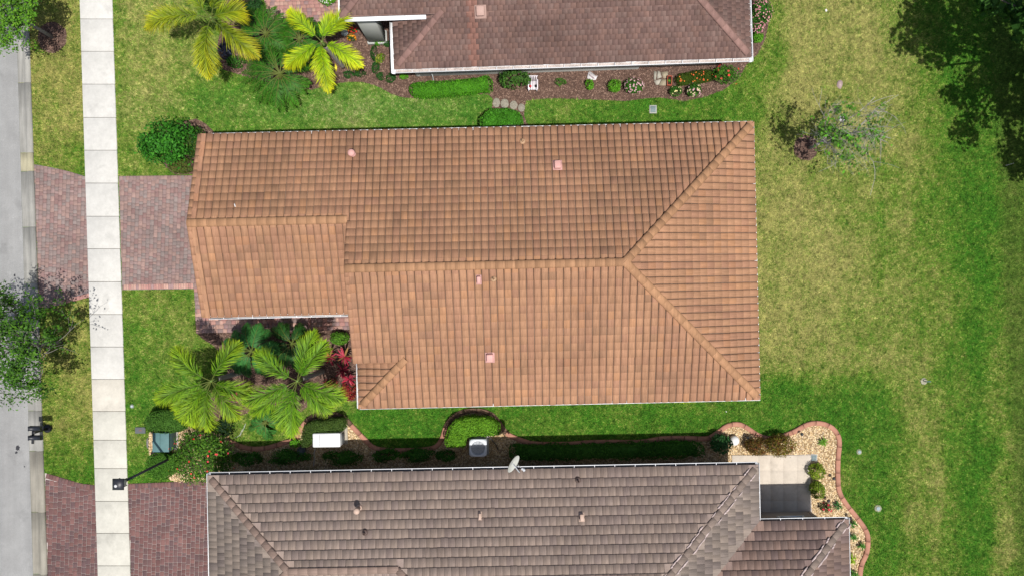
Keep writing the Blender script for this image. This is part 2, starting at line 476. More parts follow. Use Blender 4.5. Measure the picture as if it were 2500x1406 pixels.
# ------------------------------------------------------------------ sidewalk slabs
def sidewalk():
    root = thing('sidewalk', None, None, P(250, 703)); root['kind'] = 'structure'
    js = [-352, -272, -192, -112, -32, 48, 127, 207, 288, 368, 448, 529, 608, 688, 767, 846, 925, 1003, 1073, 1142, 1222, 1300, 1379, 1459, 1539, 1619, 1699]
    rg = np.random.default_rng(5)
    mb = MB()
    V = [P(walk_l(-352) + 1, -352), P(walk_r(-352) - 1, -352), P(walk_r(1699) - 1, 1699), P(walk_l(1699) + 1, 1699)]
    V = [(q[0], q[1], .035) for q in V]
    mb.add(V, [(3, 2, 1, 0)], (.09, .08, .065))
    mb.build('joint_bed', M_SAND, root)
    for a, b in zip(js[:-1], js[1:]):
        g = .55
        c4 = [P(walk_l(a), a + g), P(walk_r(a), a + g), P(walk_r(b), b - g), P(walk_l(b), b - g)]
        zt = .062 + .004 * rg.random()
        tint = lin(231, 229, 222) * (.62 + .02 * rg.random())
        if 925 <= a < 1003: tint = lin(228, 222, 208) * .65
        if a >= 1003: tint = lin(226, 223, 210) * (.63 + .02 * rg.random())
        mb = MB()
        outer = np.array(c4); cen = outer.mean(0)
        inner = cen + (outer - cen) * .984
        V = [(q[0], q[1], -.05) for q in outer] + [(q[0], q[1], zt - .01) for q in outer] + [(q[0], q[1], zt) for q in inner]
        fs = [(11, 10, 9, 8)] + [(4 + k, 8 + k, 8 + (k + 1) % 4, 4 + (k + 1) % 4) for k in range(4)] + [(k, 4 + k, 4 + (k + 1) % 4, (k + 1) % 4) for k in range(4)]
        mb.add(V, fs, tint)
        mb.build('slab', M_CONC, root)
    # rust and dirt marks
sidewalk()

# ------------------------------------------------------------------ paving
def pavers(root, polys, ang, cw, lens, cols, gap, border=None, ztop=.045, seed=1, keep=300, sandcol=(.2, .19, .18), along='row'):
    """polys: convex pixel polygons; courses run along ang (rad). Nearest `keep` pavers are objects, the rest one part."""
    rg = np.random.default_rng(seed)
    ca, sa = math.cos(ang), math.sin(ang)
    items = []
    for pi, poly in enumerate(polys):
        W = wpoly(poly)[:, :2]
        if earea(W) < 0: W = W[::-1]
        mb = MB(); mb.add([(q[0], q[1], .022 + .002 * pi) for q in W], [tuple(range(len(W)))], sandcol)
        mb.build('joint_sand', M_SAND, root)
        L = W @ np.array([[ca, -sa], [sa, ca]])       # into the course frame
        x0, y0 = L.min(0); x1, y1 = L.max(0)
        edges = [(W[k], W[(k + 1) % len(W)]) for k in range(len(W))]
        y = y0; row = 0
        while y < y1:
            x = x0 - rg.random() * lens[1]
            while x < x1:
                ln = lens[0] + (lens[1] - lens[0]) * rg.choice([0, .45, 1.0], p=[.3, .3, .4]) if lens[0] != lens[1] else lens[0]
                rect = np.array([(x, y), (x + ln, y), (x + ln, y + cw), (x, y + cw)]) @ np.array([[ca, sa], [-sa, ca]])
                x += ln
                q = [r for r in rect]
                for a, b in edges:
                    n = np.array([-(b - a)[1], (b - a)[0]])
                    q = clip_half(q, a, n)
                    if len(q) < 3: break
                if len(q) < 3 or earea(q) < .25 * ln * cw: continue
                q = np.array(q); cen = q.mean(0)
                d = q - cen; r = np.linalg.norm(d, axis=1)[:, None]
                items.append((cen, cen + d * np.clip(1 - gap / r, .3, 1), cen + d * np.clip(1 - (gap + .010) / r, .2, 1), rg.random()))
            y += cw; row += 1
    items.sort(key=lambda t: np.linalg.norm(t[0] - np.array([0, 0])))
    # those past the picture's edge go to the joined part
    rest = MB(); cnt = 0
    for cen, o, i, rnd in items:
        n = len(o)
        base = cols[int(rnd * 9973) % len(cols)]
        patch = fbm(N2, cen[0] * .9 + 3, cen[1] * .9)
        c = np.array(base) * (.90 + .20 * rg.random()) * (.86 + .3 * patch)
        zt = ztop + (rg.random() - .5) * .006
        V = [(p[0], p[1], 0.0) for p in o] + [(p[0], p[1], zt - .008) for p in o] + [(p[0], p[1], zt) for p in i]
        fs = [tuple(2 * n + k for k in range(n))] + [(n + k, n + (k + 1) % n, 2 * n + (k + 1) % n, 2 * n + k) for k in range(n)] + [(k, (k + 1) % n, n + (k + 1) % n, n + k) for k in range(n)]
        if cnt < keep and abs(cen[1]) < 13.4:
            mb = MB(); mb.add(V, fs, c); mb.build('paver', M_PAV, root); cnt += 1
        else:
            rest.add(V, fs, c)
    rest.build('paving_field', M_PAV, root, kind='stuff')

TIL = math.radians(-1.75)
PV_MAIN = [lin(164, 139, 134) * .6, lin(157, 134, 129) * .6, lin(154, 137, 132) * .6, lin(168, 141, 133) * .6, lin(158, 128, 123) * .6, lin(157, 142, 137) * .6, lin(174, 145, 136) * .6]
PV_RED = [lin(134, 100, 97) * .57, lin(124, 96, 94) * .57, lin(140, 104, 99) * .57, lin(118, 94, 94) * .57, lin(129, 94, 91) * .57]
PV_PINK = [lin(196, 150, 138) * .62, lin(184, 138, 130) * .62, lin(170, 140, 138) * .62, lin(205, 165, 150) * .62]
dr1 = thing('driveway', None, None, P(380, 570)); dr1['kind'] = 'structure'
def soldier(root, a, b, w, ln, cols, seed):
    """border course of pavers laid end to end between two pixel points"""
    rg = np.random.default_rng(seed)
    A = P(*a)[:2]; B = P(*b)[:2]
    d = B - A; L = np.linalg.norm(d); d /= L; nn = np.array([-d[1], d[0]])
    k = max(1, int(round(L / ln))); st = L / k
    for i in range(k):
        g = .006
        q = [A + d * (i * st + g) + nn * g, A + d * ((i + 1) * st - g) + nn * g, A + d * ((i + 1) * st - g) + nn * (w - g), A + d * (i * st + g) + nn * (w - g)]
        cen = sum(q) / 4
        o = np.array(q); inn = cen + (o - cen) * .9
        zt = .051 + rg.random() * .004
        V = [(p[0], p[1], 0) for p in o] + [(p[0], p[1], zt - .008) for p in o] + [(p[0], p[1], zt) for p in inn]
        fs = [(8, 9, 10, 11)] + [(4 + m, 4 + (m + 1) % 4, 8 + (m + 1) % 4, 8 + m) for m in range(4)] + [(m, (m + 1) % 4, 4 + (m + 1) % 4, 4 + m) for m in range(4)]
        mb = MB(); mb.add(V, fs, cols[rg.integers(len(cols))] * (.9 + .25 * rg.random())); mb.build('border_paver', M_PAV, root)
pavers(dr1, [DRIVE_A, DRIVE_B], R(90) + TIL, .178, (.13, .25), PV_MAIN, .005, seed=11, sandcol=(.17, .14, .14))
soldier(dr1, (303, 707), (473, 704), .24, .115, [c * 1.1 for c in PV_PINK], 1)
soldier(dr1, (292, 441), (560, 438), .20, .16, PV_MAIN, 2)
soldier(dr1, (99, 757), (221, 725), .20, .16, PV_PINK, 3)
pw1 = thing('front_path', None, None, P(660, 790)); pw1['kind'] = 'structure'
pavers(pw1, [WALK_A, WALK_B], R(0) + R(1.3), .19, (.14, .26), PV_PINK + PV_MAIN[:2], .006, seed=12, ztop=.056, sandcol=(.18, .14, .13))
dr2 = thing('driveway', None, None, P(400, 1350)); dr2['kind'] = 'structure'
pavers(dr2, [DRIVE_C, DRIVE_D], R(90) + TIL, .20, (.15, .30), PV_RED, .011, seed=13, sandcol=(.38, .33, .31))
soldier(dr2, (315, 1192), (505, 1184), .24, .15, PV_RED, 4)
soldier(dr2, (112, 1166), (196, 1191), .24, .15, PV_RED, 5)
soldier(dr2, (196, 1191), (236, 1196), .24, .15, PV_RED, 6)
pw2 = thing('front_path', None, None, P(730, 20)); pw2['kind'] = 'structure'
pavers(pw2, [[(610, -160), (905, -160), (905, 48), (830, 52)], [(610, -160), (830, 52), (720, 58), (655, 45)]], R(0) + R(1.9), .17, (.17, .25), PV_PINK, .006, seed=14, sandcol=(.16, .12, .11))

# ------------------------------------------------------------------ planting beds
def bed(name, polys, mat, col, z, chip):
    for k, poly in enumerate(polys):
        W = wpoly(poly, z)
        if earea(W) < 0: W = W[::-1]
        mb = MB(); mb.add(W, [tuple(range(len(W)))], col)
        o = mb.build(name, mat); tag(o, kind='structure')

def in_any(pts, polys):
    m = np.zeros(len(pts), bool)
    for p in polys:
        m |= inpoly(pts, wpoly(p)[:, :2])
    return m
VIEW = (-24.6, 24.6, -14.4, 14.4)

def scatter_bits(name, polys, n_m2, size, cols, mat, z, flat, seed, excl=()):
    rg = np.random.default_rng(seed)
    allw = np.concatenate([wpoly(p)[:, :2] for p in polys])
    x0, y0 = np.maximum(allw.min(0), (VIEW[0], VIEW[2])); x1, y1 = np.minimum(allw.max(0), (VIEW[1], VIEW[3]))
    n = int((x1 - x0) * (y1 - y0) * n_m2)
    pts = np.stack([rg.uniform(x0, x1, n), rg.uniform(y0, y1, n)], 1)
    m = in_any(pts, polys)
    if excl: m &= ~in_any(pts, excl)
    pts = pts[m]; n = len(pts)
    if n == 0: return
    cols = np.array(cols)
    c = cols[rg.integers(0, len(cols), n)] * (.7 + .6 * rg.random((n, 1)))
    a = rg.uniform(0, 2 * np.pi, n)
    s = size * (.6 + .8 * rg.random(n))
    # flattened octahedron / sliver
    ex = np.stack([np.cos(a), np.sin(a), rg.uniform(-.25, .25, n)], 1) * s[:, None]
    ey = np.stack([-np.sin(a), np.cos(a), rg.uniform(-.25, .25, n)], 1) * (s * flat[0])[:, None]
    ez = np.tile([0, 0, 1.0], (n, 1)) * (s * flat[1])[:, None]
    cen = np.concatenate([pts, np.full((n, 1), z)], 1) + ez * .6
    V = np.stack([cen + ex, cen + ey, cen - ex, cen - ey, cen + ez], 1).reshape(-1, 3)
    b = (np.arange(n) * 5)[:, None]
    Fc = np.concatenate([b + np.array([[0, 1, 4]]), b + np.array([[1, 2, 4]]), b + np.array([[2, 3, 4]]), b + np.array([[3, 0, 4]])])
    mb = MB(); mb.add(V, Fc, np.repeat(c, 5, 0))
    mb.build(name, mat, kind='stuff')

MUL = np.array([.098, .060, .046])
bed('mulch_bed', [BED_TOP], M_MULCH, MUL, .014, None)
bed('mulch_bed', [BED_SW, BED_NW, RING_R, RING_TL], M_MULCH, MUL * .9, .016, None)
scatter_bits('wood_chips', [BED_TOP, BED_SW, BED_NW, RING_R, RING_TL], 420, .05, [(.15, .092, .068), (.105, .064, .05), (.22, .145, .11), (.07, .043, .034)], M_CHIP, .016, (.3, .25), 21)
bed('gravel_bed', [BED_BOT], M_MULCH, (.27, .19, .10), .012, None)
scatter_bits('gravel', [BED_BOT], 620, .036, [(.50, .37, .20), (.58, .46, .28), (.40, .27, .13), (.53, .41, .27), (.30, .20, .11)], M_ROCK, .014, (.8, .7), 22)

# curb of clay-coloured cast blocks round the gravel bed
def curb():
    root = thing('garden_curb', 'low pink curb of cast blocks winding round the gravel bed', 'curb', P(1500, 1078))
    pts = np.array([P(a, b)[:2] for a, b in CURB])
    # smooth the line
    q = [pts[0]]
    for k in range(len(pts) - 1):
        p0 = pts[max(k - 1, 0)]; p1 = pts[k]; p2 = pts[k + 1]; p3 = pts[min(k + 2, len(pts) - 1)]
        for t in np.linspace(0, 1, 9)[1:]:
            q.append(.5 * ((2 * p1) + (-p0 + p2) * t + (2 * p0 - 5 * p1 + 4 * p2 - p3) * t * t + (-p0 + 3 * p1 - 3 * p2 + p3) * t ** 3))
    q = np.array(q)
    s = np.concatenate([[0], np.cumsum(np.linalg.norm(np.diff(q, axis=0), axis=1))])
    rg = np.random.default_rng(4)
    L = s[-1]; bl = .60; n = int(L / bl)
    prof = [(-.115, -.05), (-.115, .085), (-.085, .115), (.07, .120), (.105, .09), (.105, -.05)]
    for k in range(n):
        ss = np.linspace(k * bl + .008, (k + 1) * bl - .008, 4)
        xy = np.stack([np.interp(ss, s, q[:, 0]), np.interp(ss, s, q[:, 1])], 1)
        d = np.gradient(xy, axis=0); d /= np.linalg.norm(d, axis=1)[:, None]
        nr = np.stack([d[:, 1], -d[:, 0]], 1)
        V = []
        for i in range(4):
            for w, z in prof:
                V.append((xy[i, 0] - nr[i, 0] * w, xy[i, 1] - nr[i, 1] * w, z))
        m = len(prof)
        fs = [(i * m + a, i * m + a + 1, (i + 1) * m + a + 1, (i + 1) * m + a) for i in range(3) for a in range(m - 1)]
        fs += [tuple(range(m)), tuple(range(4 * m - 1, 3 * m - 1, -1))]
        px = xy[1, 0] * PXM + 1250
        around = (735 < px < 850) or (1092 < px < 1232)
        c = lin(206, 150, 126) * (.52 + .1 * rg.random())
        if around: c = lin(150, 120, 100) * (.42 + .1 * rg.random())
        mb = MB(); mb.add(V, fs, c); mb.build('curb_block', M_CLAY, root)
curb()
# ================================================================== HOUSES
class Frame:
    """plan frame turned by the house's small skew"""
    def __init__(s, deg):
        s.c, s.s = math.cos(R(deg)), math.sin(R(deg)); s.a = R(deg)
    def w(s, u, v, z=0.0):
        return np.array([u * s.c - v * s.s, u * s.s + v * s.c, z])
    def W(s, A):
        A = np.asarray(A, float)
        return np.stack([A[:, 0] * s.c - A[:, 1] * s.s, A[:, 0] * s.s + A[:, 1] * s.c, A[:, 2]], 1)

PITCH = 1 / 3.0
HE = 2.9
BARREL = [(0, -.03), (.012, .040), (.10, .054), (.26, .066), (.42, .066), (.58, .056), (.74, .038), (.86, .022), (.885, .010), (.898, -.044), (1.0, -.048)]
BARREL_M = [(1 - a, h) for a, h in BARREL[::-1]]
FLATP = [(0, -.022), (.022, -.02), (.026, .006), (1.0, .006)]
FLATP_M = [(1 - a, h) for a, h in FLATP[::-1]]

def region_tiles(F, poly, noclip, e0, n, z0, w, r, prof, th, colfn, stagger=0.0, seed=0, keepfn=None, key=''):
    """lay tiles over one roof plane. poly: convex (u,v) CCW; e0: a point on the eave line; n: upslope unit vector."""
    rg = np.random.default_rng(seed)
    poly = [np.array(p, float) for p in poly]
    n = np.array(n, float); t = np.array([n[1], -n[0]]); e0 = np.array(e0, float)
    S = [float((p - e0) @ n) for p in poly]; T = [float((p - e0) @ t) for p in poly]
    edges = []
    for k in range(len(poly)):
        a, b = poly[k], poly[(k + 1) % len(poly)]
        nn = np.array([-(b - a)[1], (b - a)[0]]); nn /= np.linalg.norm(nn)
        edges.append((a, nn, k not in noclip))
    if (-t) @ np.array([-SX, -SY]) > 0:          # the lapped edge of every tile faces away from the noon sun side
        prof = BARREL_M if prof is BARREL else FLATP_M
    na = len(prof)
    A = np.array([p[0] for p in prof]); Hh = np.array([p[1] for p in prof])
    out = []
    j0 = int(math.floor(min(S) / r + 1e-6)); j1 = int(math.ceil(max(S) / r - 1e-6))
    for j in range(j0, j1):
        off = (stagger * (j % 2)) * w
        i0 = int(math.floor((min(T) - off) / w)) - 1; i1 = int(math.ceil((max(T) - off) / w)) + 1
        for i in range(i0, i1):
            s0 = j * r - (.05 if j == 0 else 0); s1 = (j + 1) * r + .02
            tt = off + i * w + rg.normal(0, .003)
            cen = e0 + t * (tt + w / 2) + n * ((j + .5) * r)
            # assigned by centre across open joints
            if any((cen - a) @ nn < 0 for a, nn, cl in edges if not cl): continue
            dj = rg.normal(0, .0025); ds = rg.normal(0, .004)
            dmin = min((cen - a) @ nn for a, nn, cl in edges if cl) if any(cl for *_, cl in edges) else 9
            if dmin < -.35: continue
            q0 = e0 + t * 0 + n * (s0 + ds); q1 = e0 + n * s1
            ta = tt + A * w
            top0 = np.concatenate([q0 + ta[:, None] * t, (z0 + PITCH * (s0 + ds) + Hh + th + dj)[:, None]], 1)
            top1 = np.concatenate([q1 + ta[:, None] * t, (z0 + PITCH * s1 + Hh + dj - .002)[:, None]], 1)
            low0 = top0.copy(); low0[:, 2] = top0[:, 2] - th - .012
            V = np.concatenate([low0, top0, top1])
            fs = []
            for k in range(na - 1):
                fs.append((k, k + 1, na + k + 1, na + k))
                fs.append((na + k, na + k + 1, 2 * na + k + 1, 2 * na + k))
            # closed sides
            clipped = False
            for ei, (a, nn, cl) in enumerate(edges):
                if not cl: continue
                if ei == 0 and j == 0: continue      # the eave itself overhangs
                d = (V[:, :2] - a) @ nn
                if (d < -1e-6).any():
                    clipped = True
            if clipped:
                nv = []; nf = []
                for f in fs:
                    pg = [V[k] for k in f]
                    for ei, (a, nn, cl) in enumerate(edges):
                        if not cl or (ei == 0 and j == 0): continue
                        pg = clip_half(pg, a, nn)
                        if len(pg) < 3: break
                    if len(pg) < 3: continue
                    nf.append(tuple(range(len(nv), len(nv) + len(pg)))); nv += pg
                if not nf: continue
                V = np.array(nv); fs = nf
            W = F.W(V)
            out.append((W.mean(0), W, fs, np.array(colfn(i, j, cen[0], cen[1], rg))))
    return out

def cap_row(F, p0, p1, rad, ln, colfn, seed=0, lift=.03, hk=.62):
    """half-round ridge or hip tiles from p0 (low) to p1 (high); points (u,v,z)"""
    rg = np.random.default_rng(seed)
    p0 = np.array(p0, float); p1 = np.array(p1, float)
    d = p1 - p0; L = np.linalg.norm(d); d /= L
    side = np.array([d[1], -d[0], 0]); side /= np.linalg.norm(side)
    up = np.cross(side, d)
    if up[2] < 0: up = -up
    k = max(1, int(round(L / ln))); st = L / k
    th = np.linspace(-.06 * np.pi, 1.06 * np.pi, 9)
    out = []
    for i in range(k):
        a = p0 + d * (i * st); b = p0 + d * ((i + 1) * st + .05)
        r0 = rad * (1.03 + .02 * rg.random()); r1 = rad * .97
        o0 = up * (lift + .008 + .005 * rg.random()); o1 = up * lift
        R0 = [a + o0 + side * math.cos(x) * r0 + up * math.sin(x) * r0 * hk for x in th]
        Rl = [a + o0 + side * math.cos(x) * (r0 - .03) + up * (math.sin(x) * (r0) * hk - .03) for x in th]
        R1 = [b + o1 + side * math.cos(x) * r1 + up * math.sin(x) * r1 * hk for x in th]
        m = len(th)
        V = np.array(R0 + R1 + Rl)
        fs = [(q, q + 1, m + q + 1, m + q) for q in range(m - 1)] + [(2 * m + q, 2 * m + q + 1, q + 1, q) for q in range(m - 1)]
        W = F.W(V)
        out.append((W.mean(0), W, fs, np.array(colfn(rg))))
    return out

def emit_tiles(roof, batches, keep=300, vmax=13.6):
    """batches: list of (tiles, material). The `keep` tiles nearest the drone in the picture become objects, the rest one part per material."""
    allt = []
    for tl, mat in batches:
        for tdat in tl: allt.append((tdat, mat))
    def dist(t):
        c = t[0][0]
        if abs(c[1]) * F / (H - c[2]) > 690 or abs(c[0]) * F / (H - c[2]) > 1245: return 1e6
        return np.linalg.norm(c - np.array([0, 0, H]))
    order = sorted(range(len(allt)), key=lambda k: dist(allt[k]))
    rest = {}
    for rank, k in enumerate(order):
        (cen, W, fs, col), mat = allt[k]
        if rank < keep:
            mb = MB(); mb.add(W, fs, col); mb.build('tile', mat, roof)
        else:
            rest.setdefault(mat.name, (mat, MB()))[1].add(W, fs, col)
    for mat, mb in rest.values():
        mb.build('tile_field', mat, roof, kind='stuff')

def emit_caps(roof, caps, mat):
    for cen, W, fs, col in caps:
        mb = MB(); mb.add(W, fs, col); mb.build('ridge_tile', mat, roof)

def deck(F, planes, col, root, mat, thick=.14):
    """planes: (poly, e0, n, z0)"""
    mb = MB()
    for poly, e0, n, z0 in planes:
        m = len(poly)
        z = [z0 + PITCH * ((p[0] - e0[0]) * n[0] + (p[1] - e0[1]) * n[1]) for p in poly]
        V = [(p[0], p[1], zz - .004) for p, zz in zip(poly, z)] + [(p[0], p[1], zz - thick) for p, zz in zip(poly, z)]
        mb.add(F.W(V), [tuple(range(m)), tuple(range(2 * m - 1, m - 1, -1))] + [(k, m + k, m + (k + 1) % m, (k + 1) % m) for k in range(m)], col)
    return mb.build('roof', mat, root)

def gutter(F, a, b, z, out, root, w=.13, d=.12, lap=.05, hang=.62, col=(.78, .79, .80), mat=None, shade_dirt=None):
    """white box gutter with hangers from a to b (u,v), open upwards; out = outward unit vector"""
    mb = MB()
    a = np.array(a, float); b = np.array(b, float); out = np.array(out, float)
    L = np.linalg.norm(b - a); dr = (b - a) / L
    t = .008; s0 = lap - .05
    prof = [(-.03, .0), (-.03, -d - .07), (w * .8, -d), (w, -.02), (w, .012), (w - .022, .012), (w - .022, -.02), (w * .72, -d + t), (.0, -d + t), (.0, .0)]
    V = []
    for e in (a, b):
        for o, zz in prof:
            q = e + out * (o + s0); V.append((q[0], q[1], z + zz))
    m = len(prof)
    fs = [(k, (k + 1) % m, m + (k + 1) % m, m + k) for k in range(m)] + [tuple(range(m - 1, -1, -1)), tuple(range(m, 2 * m))]
    mb.add(F.W(V), fs, col)
    k = int(L / hang)
    for i in range(1, k):
        q = a + dr * (i * L / k)
        V = []
        for zz in (-.004, .006):
            for s1, o in ((-.012, 0), (.012, 0), (.012, w), (-.012, w)):
                c = q + dr * s1 + out * (o + s0 - .002); V.append((c[0], c[1], z + zz + .004))
        mb.add(F.W(V), [(4, 5, 6, 7), (0, 1, 5, 4), (1, 2, 6, 5), (2, 3, 7, 6), (3, 0, 4, 7)], col)
    g = mb.build('gutter', mat or M_PAINT, root)
    if shade_dirt is not None:                                   # trough strip: shade painted on the bottom house, dirt on the top one
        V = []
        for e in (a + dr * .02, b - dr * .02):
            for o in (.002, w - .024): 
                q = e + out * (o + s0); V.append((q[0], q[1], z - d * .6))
        mb = MB(); mb.add(F.W(V), [(0, 1, 3, 2)], shade_dirt); mb.build('gutter_shade_dirt', M_MULCH, g)
    return g

def walls(F, poly, z1, root, col, th=.2):
    """one wall part per side of the plan polygon (u,v), CCW"""
    ws = []
    n = len(poly)
    for k in range(n):
        a = np.array(poly[k], float); b = np.array(poly[(k + 1) % n], float)
        d = (b - a) / np.linalg.norm(b - a); nn = np.array([-d[1], d[0]])
        e = b - d * 0.002
        q = [a + d * (th if True else 0), e, e + nn * th, a + d * th + nn * th]
        V = [(p[0], p[1], 0) for p in q] + [(p[0], p[1], z1 + .001 * k) for p in q]
        mb = MB(); mb.add(F.W(V), [(4, 5, 6, 7), (0, 1, 5, 4), (1, 2, 6, 5), (2, 3, 7, 6), (3, 0, 4, 7)], col)
        ws.append(mb.build('wall', M_STUC, root))
    return ws

def opening(F, wall, c, along, out, w, h, z, frame=(.8, .8, .78), glass=(.02, .025, .03), bars=1):
    """window with frame, set on a wall face at c (u,v)"""
    c = np.array(c, float); al = np.array(along, float); out = np.array(out, float)
    rot = F.a + math.atan2(al[1], al[0])
    mb = MB()
    q = c + out * .02
    for dz, hh in ((0, .07), (h, .07)):
        p = F.w(q[0], q[1], z + dz); box(mb, p, (w + .14, .07, hh), rot, frame)
    for k in range(bars + 2):
        u = -w / 2 + w * k / (bars + 1)
        q2 = q + al * u; p = F.w(q2[0], q2[1], z + h / 2); box(mb, p, (.06, .06, h - .02), rot, frame)
    mb.build('window_frame', M_PAINT, wall)
    mb = MB(); q2 = c + out * .012; p = F.w(q2[0], q2[1], z + h / 2); box(mb, p, (w, .03, h), rot, glass)
    mb.build('pane', M_GLASS, wall)

def vent_box(F, u, v, z, roof, size=(.30, .36, .22), col=lin(226, 170, 160) * .62, tilt=(0.0, 'X'), rot=0):
    mb = MB()
    p = F.w(u, v, z)
    box(mb, p + np.array([0, 0, .01]), (size[0] * 1.45, size[1] * 1.35, .03), F.a + rot, np.array(col) * .85, .005, tilt=tilt)
    box(mb, p + np.array([0, 0, size[2] / 2 + .02]), (size[0], size[1], size[2]), F.a + rot, col, .035, 2, tilt=tilt)
    mb.build('roof_vent', M_MET, roof)

def vent_pipe(F, u, v, z, roof, r=.045, h=.28, col=(.34, .24, .17), cap=None, base=.13):
    mb = MB(); p = F.w(u, v, z)
    lathe(mb, p, [(base, -.03), (base * .95, .035), (r * 1.3, .09)], 14, np.array(col) * 1.0)
    if cap is None:
        lathe(mb, p, [(r, .0), (r, h), (r * .8, h), (r * .8, h - .12)], 12, np.array(col) * .75)
    else:
        lathe(mb, p, [(r, .0), (r, h)], 12, np.array(col) * .8)
        lathe(mb, p, [(cap * .8, h - .06), (cap, h - .02), (cap, h + .03), (cap * .9, h + .07), (cap * .45, h + .10), (.03, h + .11)], 20, col)
    mb.build('vent_pipe', M_MET, roof)

def zroof(s, z0=HE):
    return z0 + PITCH * s

# ------------------------------------------------------------------ the orange-roofed house in the middle
FM = Frame(1.3)
house = thing('house', 'orange barrel-tiled house in the middle with a gabled front and hipped back', 'house', FM.w(-1, 1, 0))
UW, UG, UE, VN, VS, VG = -6.6, -13.13, 10.406, 6.80, -4.947, -.915
VR = (VN + VS) / 2; HWm = VN - VR; UR = UE - HWm
VGR = (VN + VG) / 2
LH = 1.985
OR = [lin(201, 152, 119) * .62, lin(198, 149, 117) * .62, lin(203, 154, 119) * .62, lin(195, 146, 116) * .62]
def col_orange(i, j, u, v, rg):
    c = OR[int(N3(i * 7.3, 2.5) * 3.99) if rg.random() < .7 else rg.integers(4)].copy()
    k = fbm(N1, i * .23 + 5, j * .45 + u * .02)
    if rg.random() < np.clip((k - .55) * 4.0, 0, .8) * .7:
        c = c * .88 * np.array([.97, .99, 1.0])
    elif rg.random() < .1:
        c = c * np.array([1.08, 1.04, .97])
    return c * (.97 + .06 * rg.random())
def col_cap(rg):
    return lin(210, 160, 120) * .61 * (.95 + .12 * rg.random())
Nn, Ns, Ne, Nw = (0, -1), (0, 1), (-1, 0), (1, 0)      # upslope vectors of the north, south, east and west planes
LV = VS + LH
pl = {
    'n1': ([(UW, VN), (UG, VN), (UG, VGR), (UW, VGR)], (0, VN), Nn, HE),
    'n2': ([(UE, VN), (UW, VN), (UW, VR), (UR, VR)], (0, VN), Nn, HE),
    's1': ([(UW, LV), (UE - LH, LV), (UR, VR), (UW, VR)], (0, VS), Ns, HE),
    's2': ([(UW, VS), (UE, VS), (UE - LH, LV), (UW + LH, LV)], (0, VS), Ns, HE),
    'e': ([(UE, VS), (UE, VN), (UR, VR)], (UE, 0), Ne, HE),
    'w': ([(UW, LV), (UW, VS), (UW + LH, LV)], (UW, 0), Nw, HE),
    'g': ([(UG, VG), (UW + .02, VG), (UW + .02, VGR), (UG, VGR)], (0, VG), Ns, HE),
}
roof = deck(FM, list(pl.values()), (.20, .13, .09), house, M_TILE_V)
TW, TR = .2985, HWm / 18.0
kw = dict(w=TW, r=TR, prof=BARREL, th=.020, colfn=col_orange)
bt = []
bt.append((region_tiles(FM, *[pl['n1'][0]], noclip={3}, e0=pl['n1'][1], n=Nn, z0=HE, seed=1, **kw), M_TILE_V))
bt.append((region_tiles(FM, pl['n2'][0], noclip={1}, e0=pl['n2'][1], n=Nn, z0=HE, seed=2, **kw), M_TILE_V))
bt.append((region_tiles(FM, pl['s1'][0], noclip={0}, e0=pl['s1'][1], n=Ns, z0=HE, seed=3, **kw), M_TILE_V))
bt.append((region_tiles(FM, pl['s2'][0], noclip={2}, e0=pl['s2'][1], n=Ns, z0=HE, seed=4, **kw), M_TILE_V))
bt.append((region_tiles(FM, pl['e'][0], noclip=set(), e0=pl['e'][1], n=Ne, z0=HE, seed=5, **kw), M_TILE_U))
bt.append((region_tiles(FM, pl['w'][0], noclip=set(), e0=pl['w'][1], n=Nw, z0=HE, seed=6, **kw), M_TILE_U))
bt.append((region_tiles(FM, pl['g'][0], noclip=set(), e0=pl['g'][1], n=Ns, z0=HE, seed=7, **kw), M_TILE_V))
emit_tiles(roof, bt)
caps = []
zr = zroof(HWm); zg = zroof(VN - VGR)
caps += cap_row(FM, (UW - .05, VR, zr), (UR, VR, zr), .175, .40, col_cap, 1, .02)
caps += cap_row(FM, (UG - .06, VGR, zg), (UW - .1, VGR, zg), .175, .40, col_cap, 2, .02)
caps += cap_row(FM, (UE - .16, VN - .16, HE + .08), (UR, VR, zr + .02), .175, .40, col_cap, 3, .02)
caps += cap_row(FM, (UE - .16, VS + .16, HE + .08), (UR, VR, zr + .02), .175, .40, col_cap, 4, .02)
caps += cap_row(FM, (UW + .16, VS + .16, HE + .08), (UW + LH + .1, LV + .1, zroof(LH) + .05), .165, .40, col_cap, 5, .02)
# rake tiles down the open gables
for a, b, sd in (((UG, VN, HE), (UG, VGR, zg), 6), ((UG, VG, HE), (UG, VGR, zg), 7), ((UW, VGR - .1, zg), (UW, VR, zr), 8), ((UW, LV, zroof(LH)), (UW, VR, zr), 9)):
    caps += cap_row(FM, a, b, .10, .345, lambda rg: OR[rg.integers(4)] * (1.0 + .15 * rg.random()), sd, .03)
emit_caps(roof, caps, M_TILE_V)
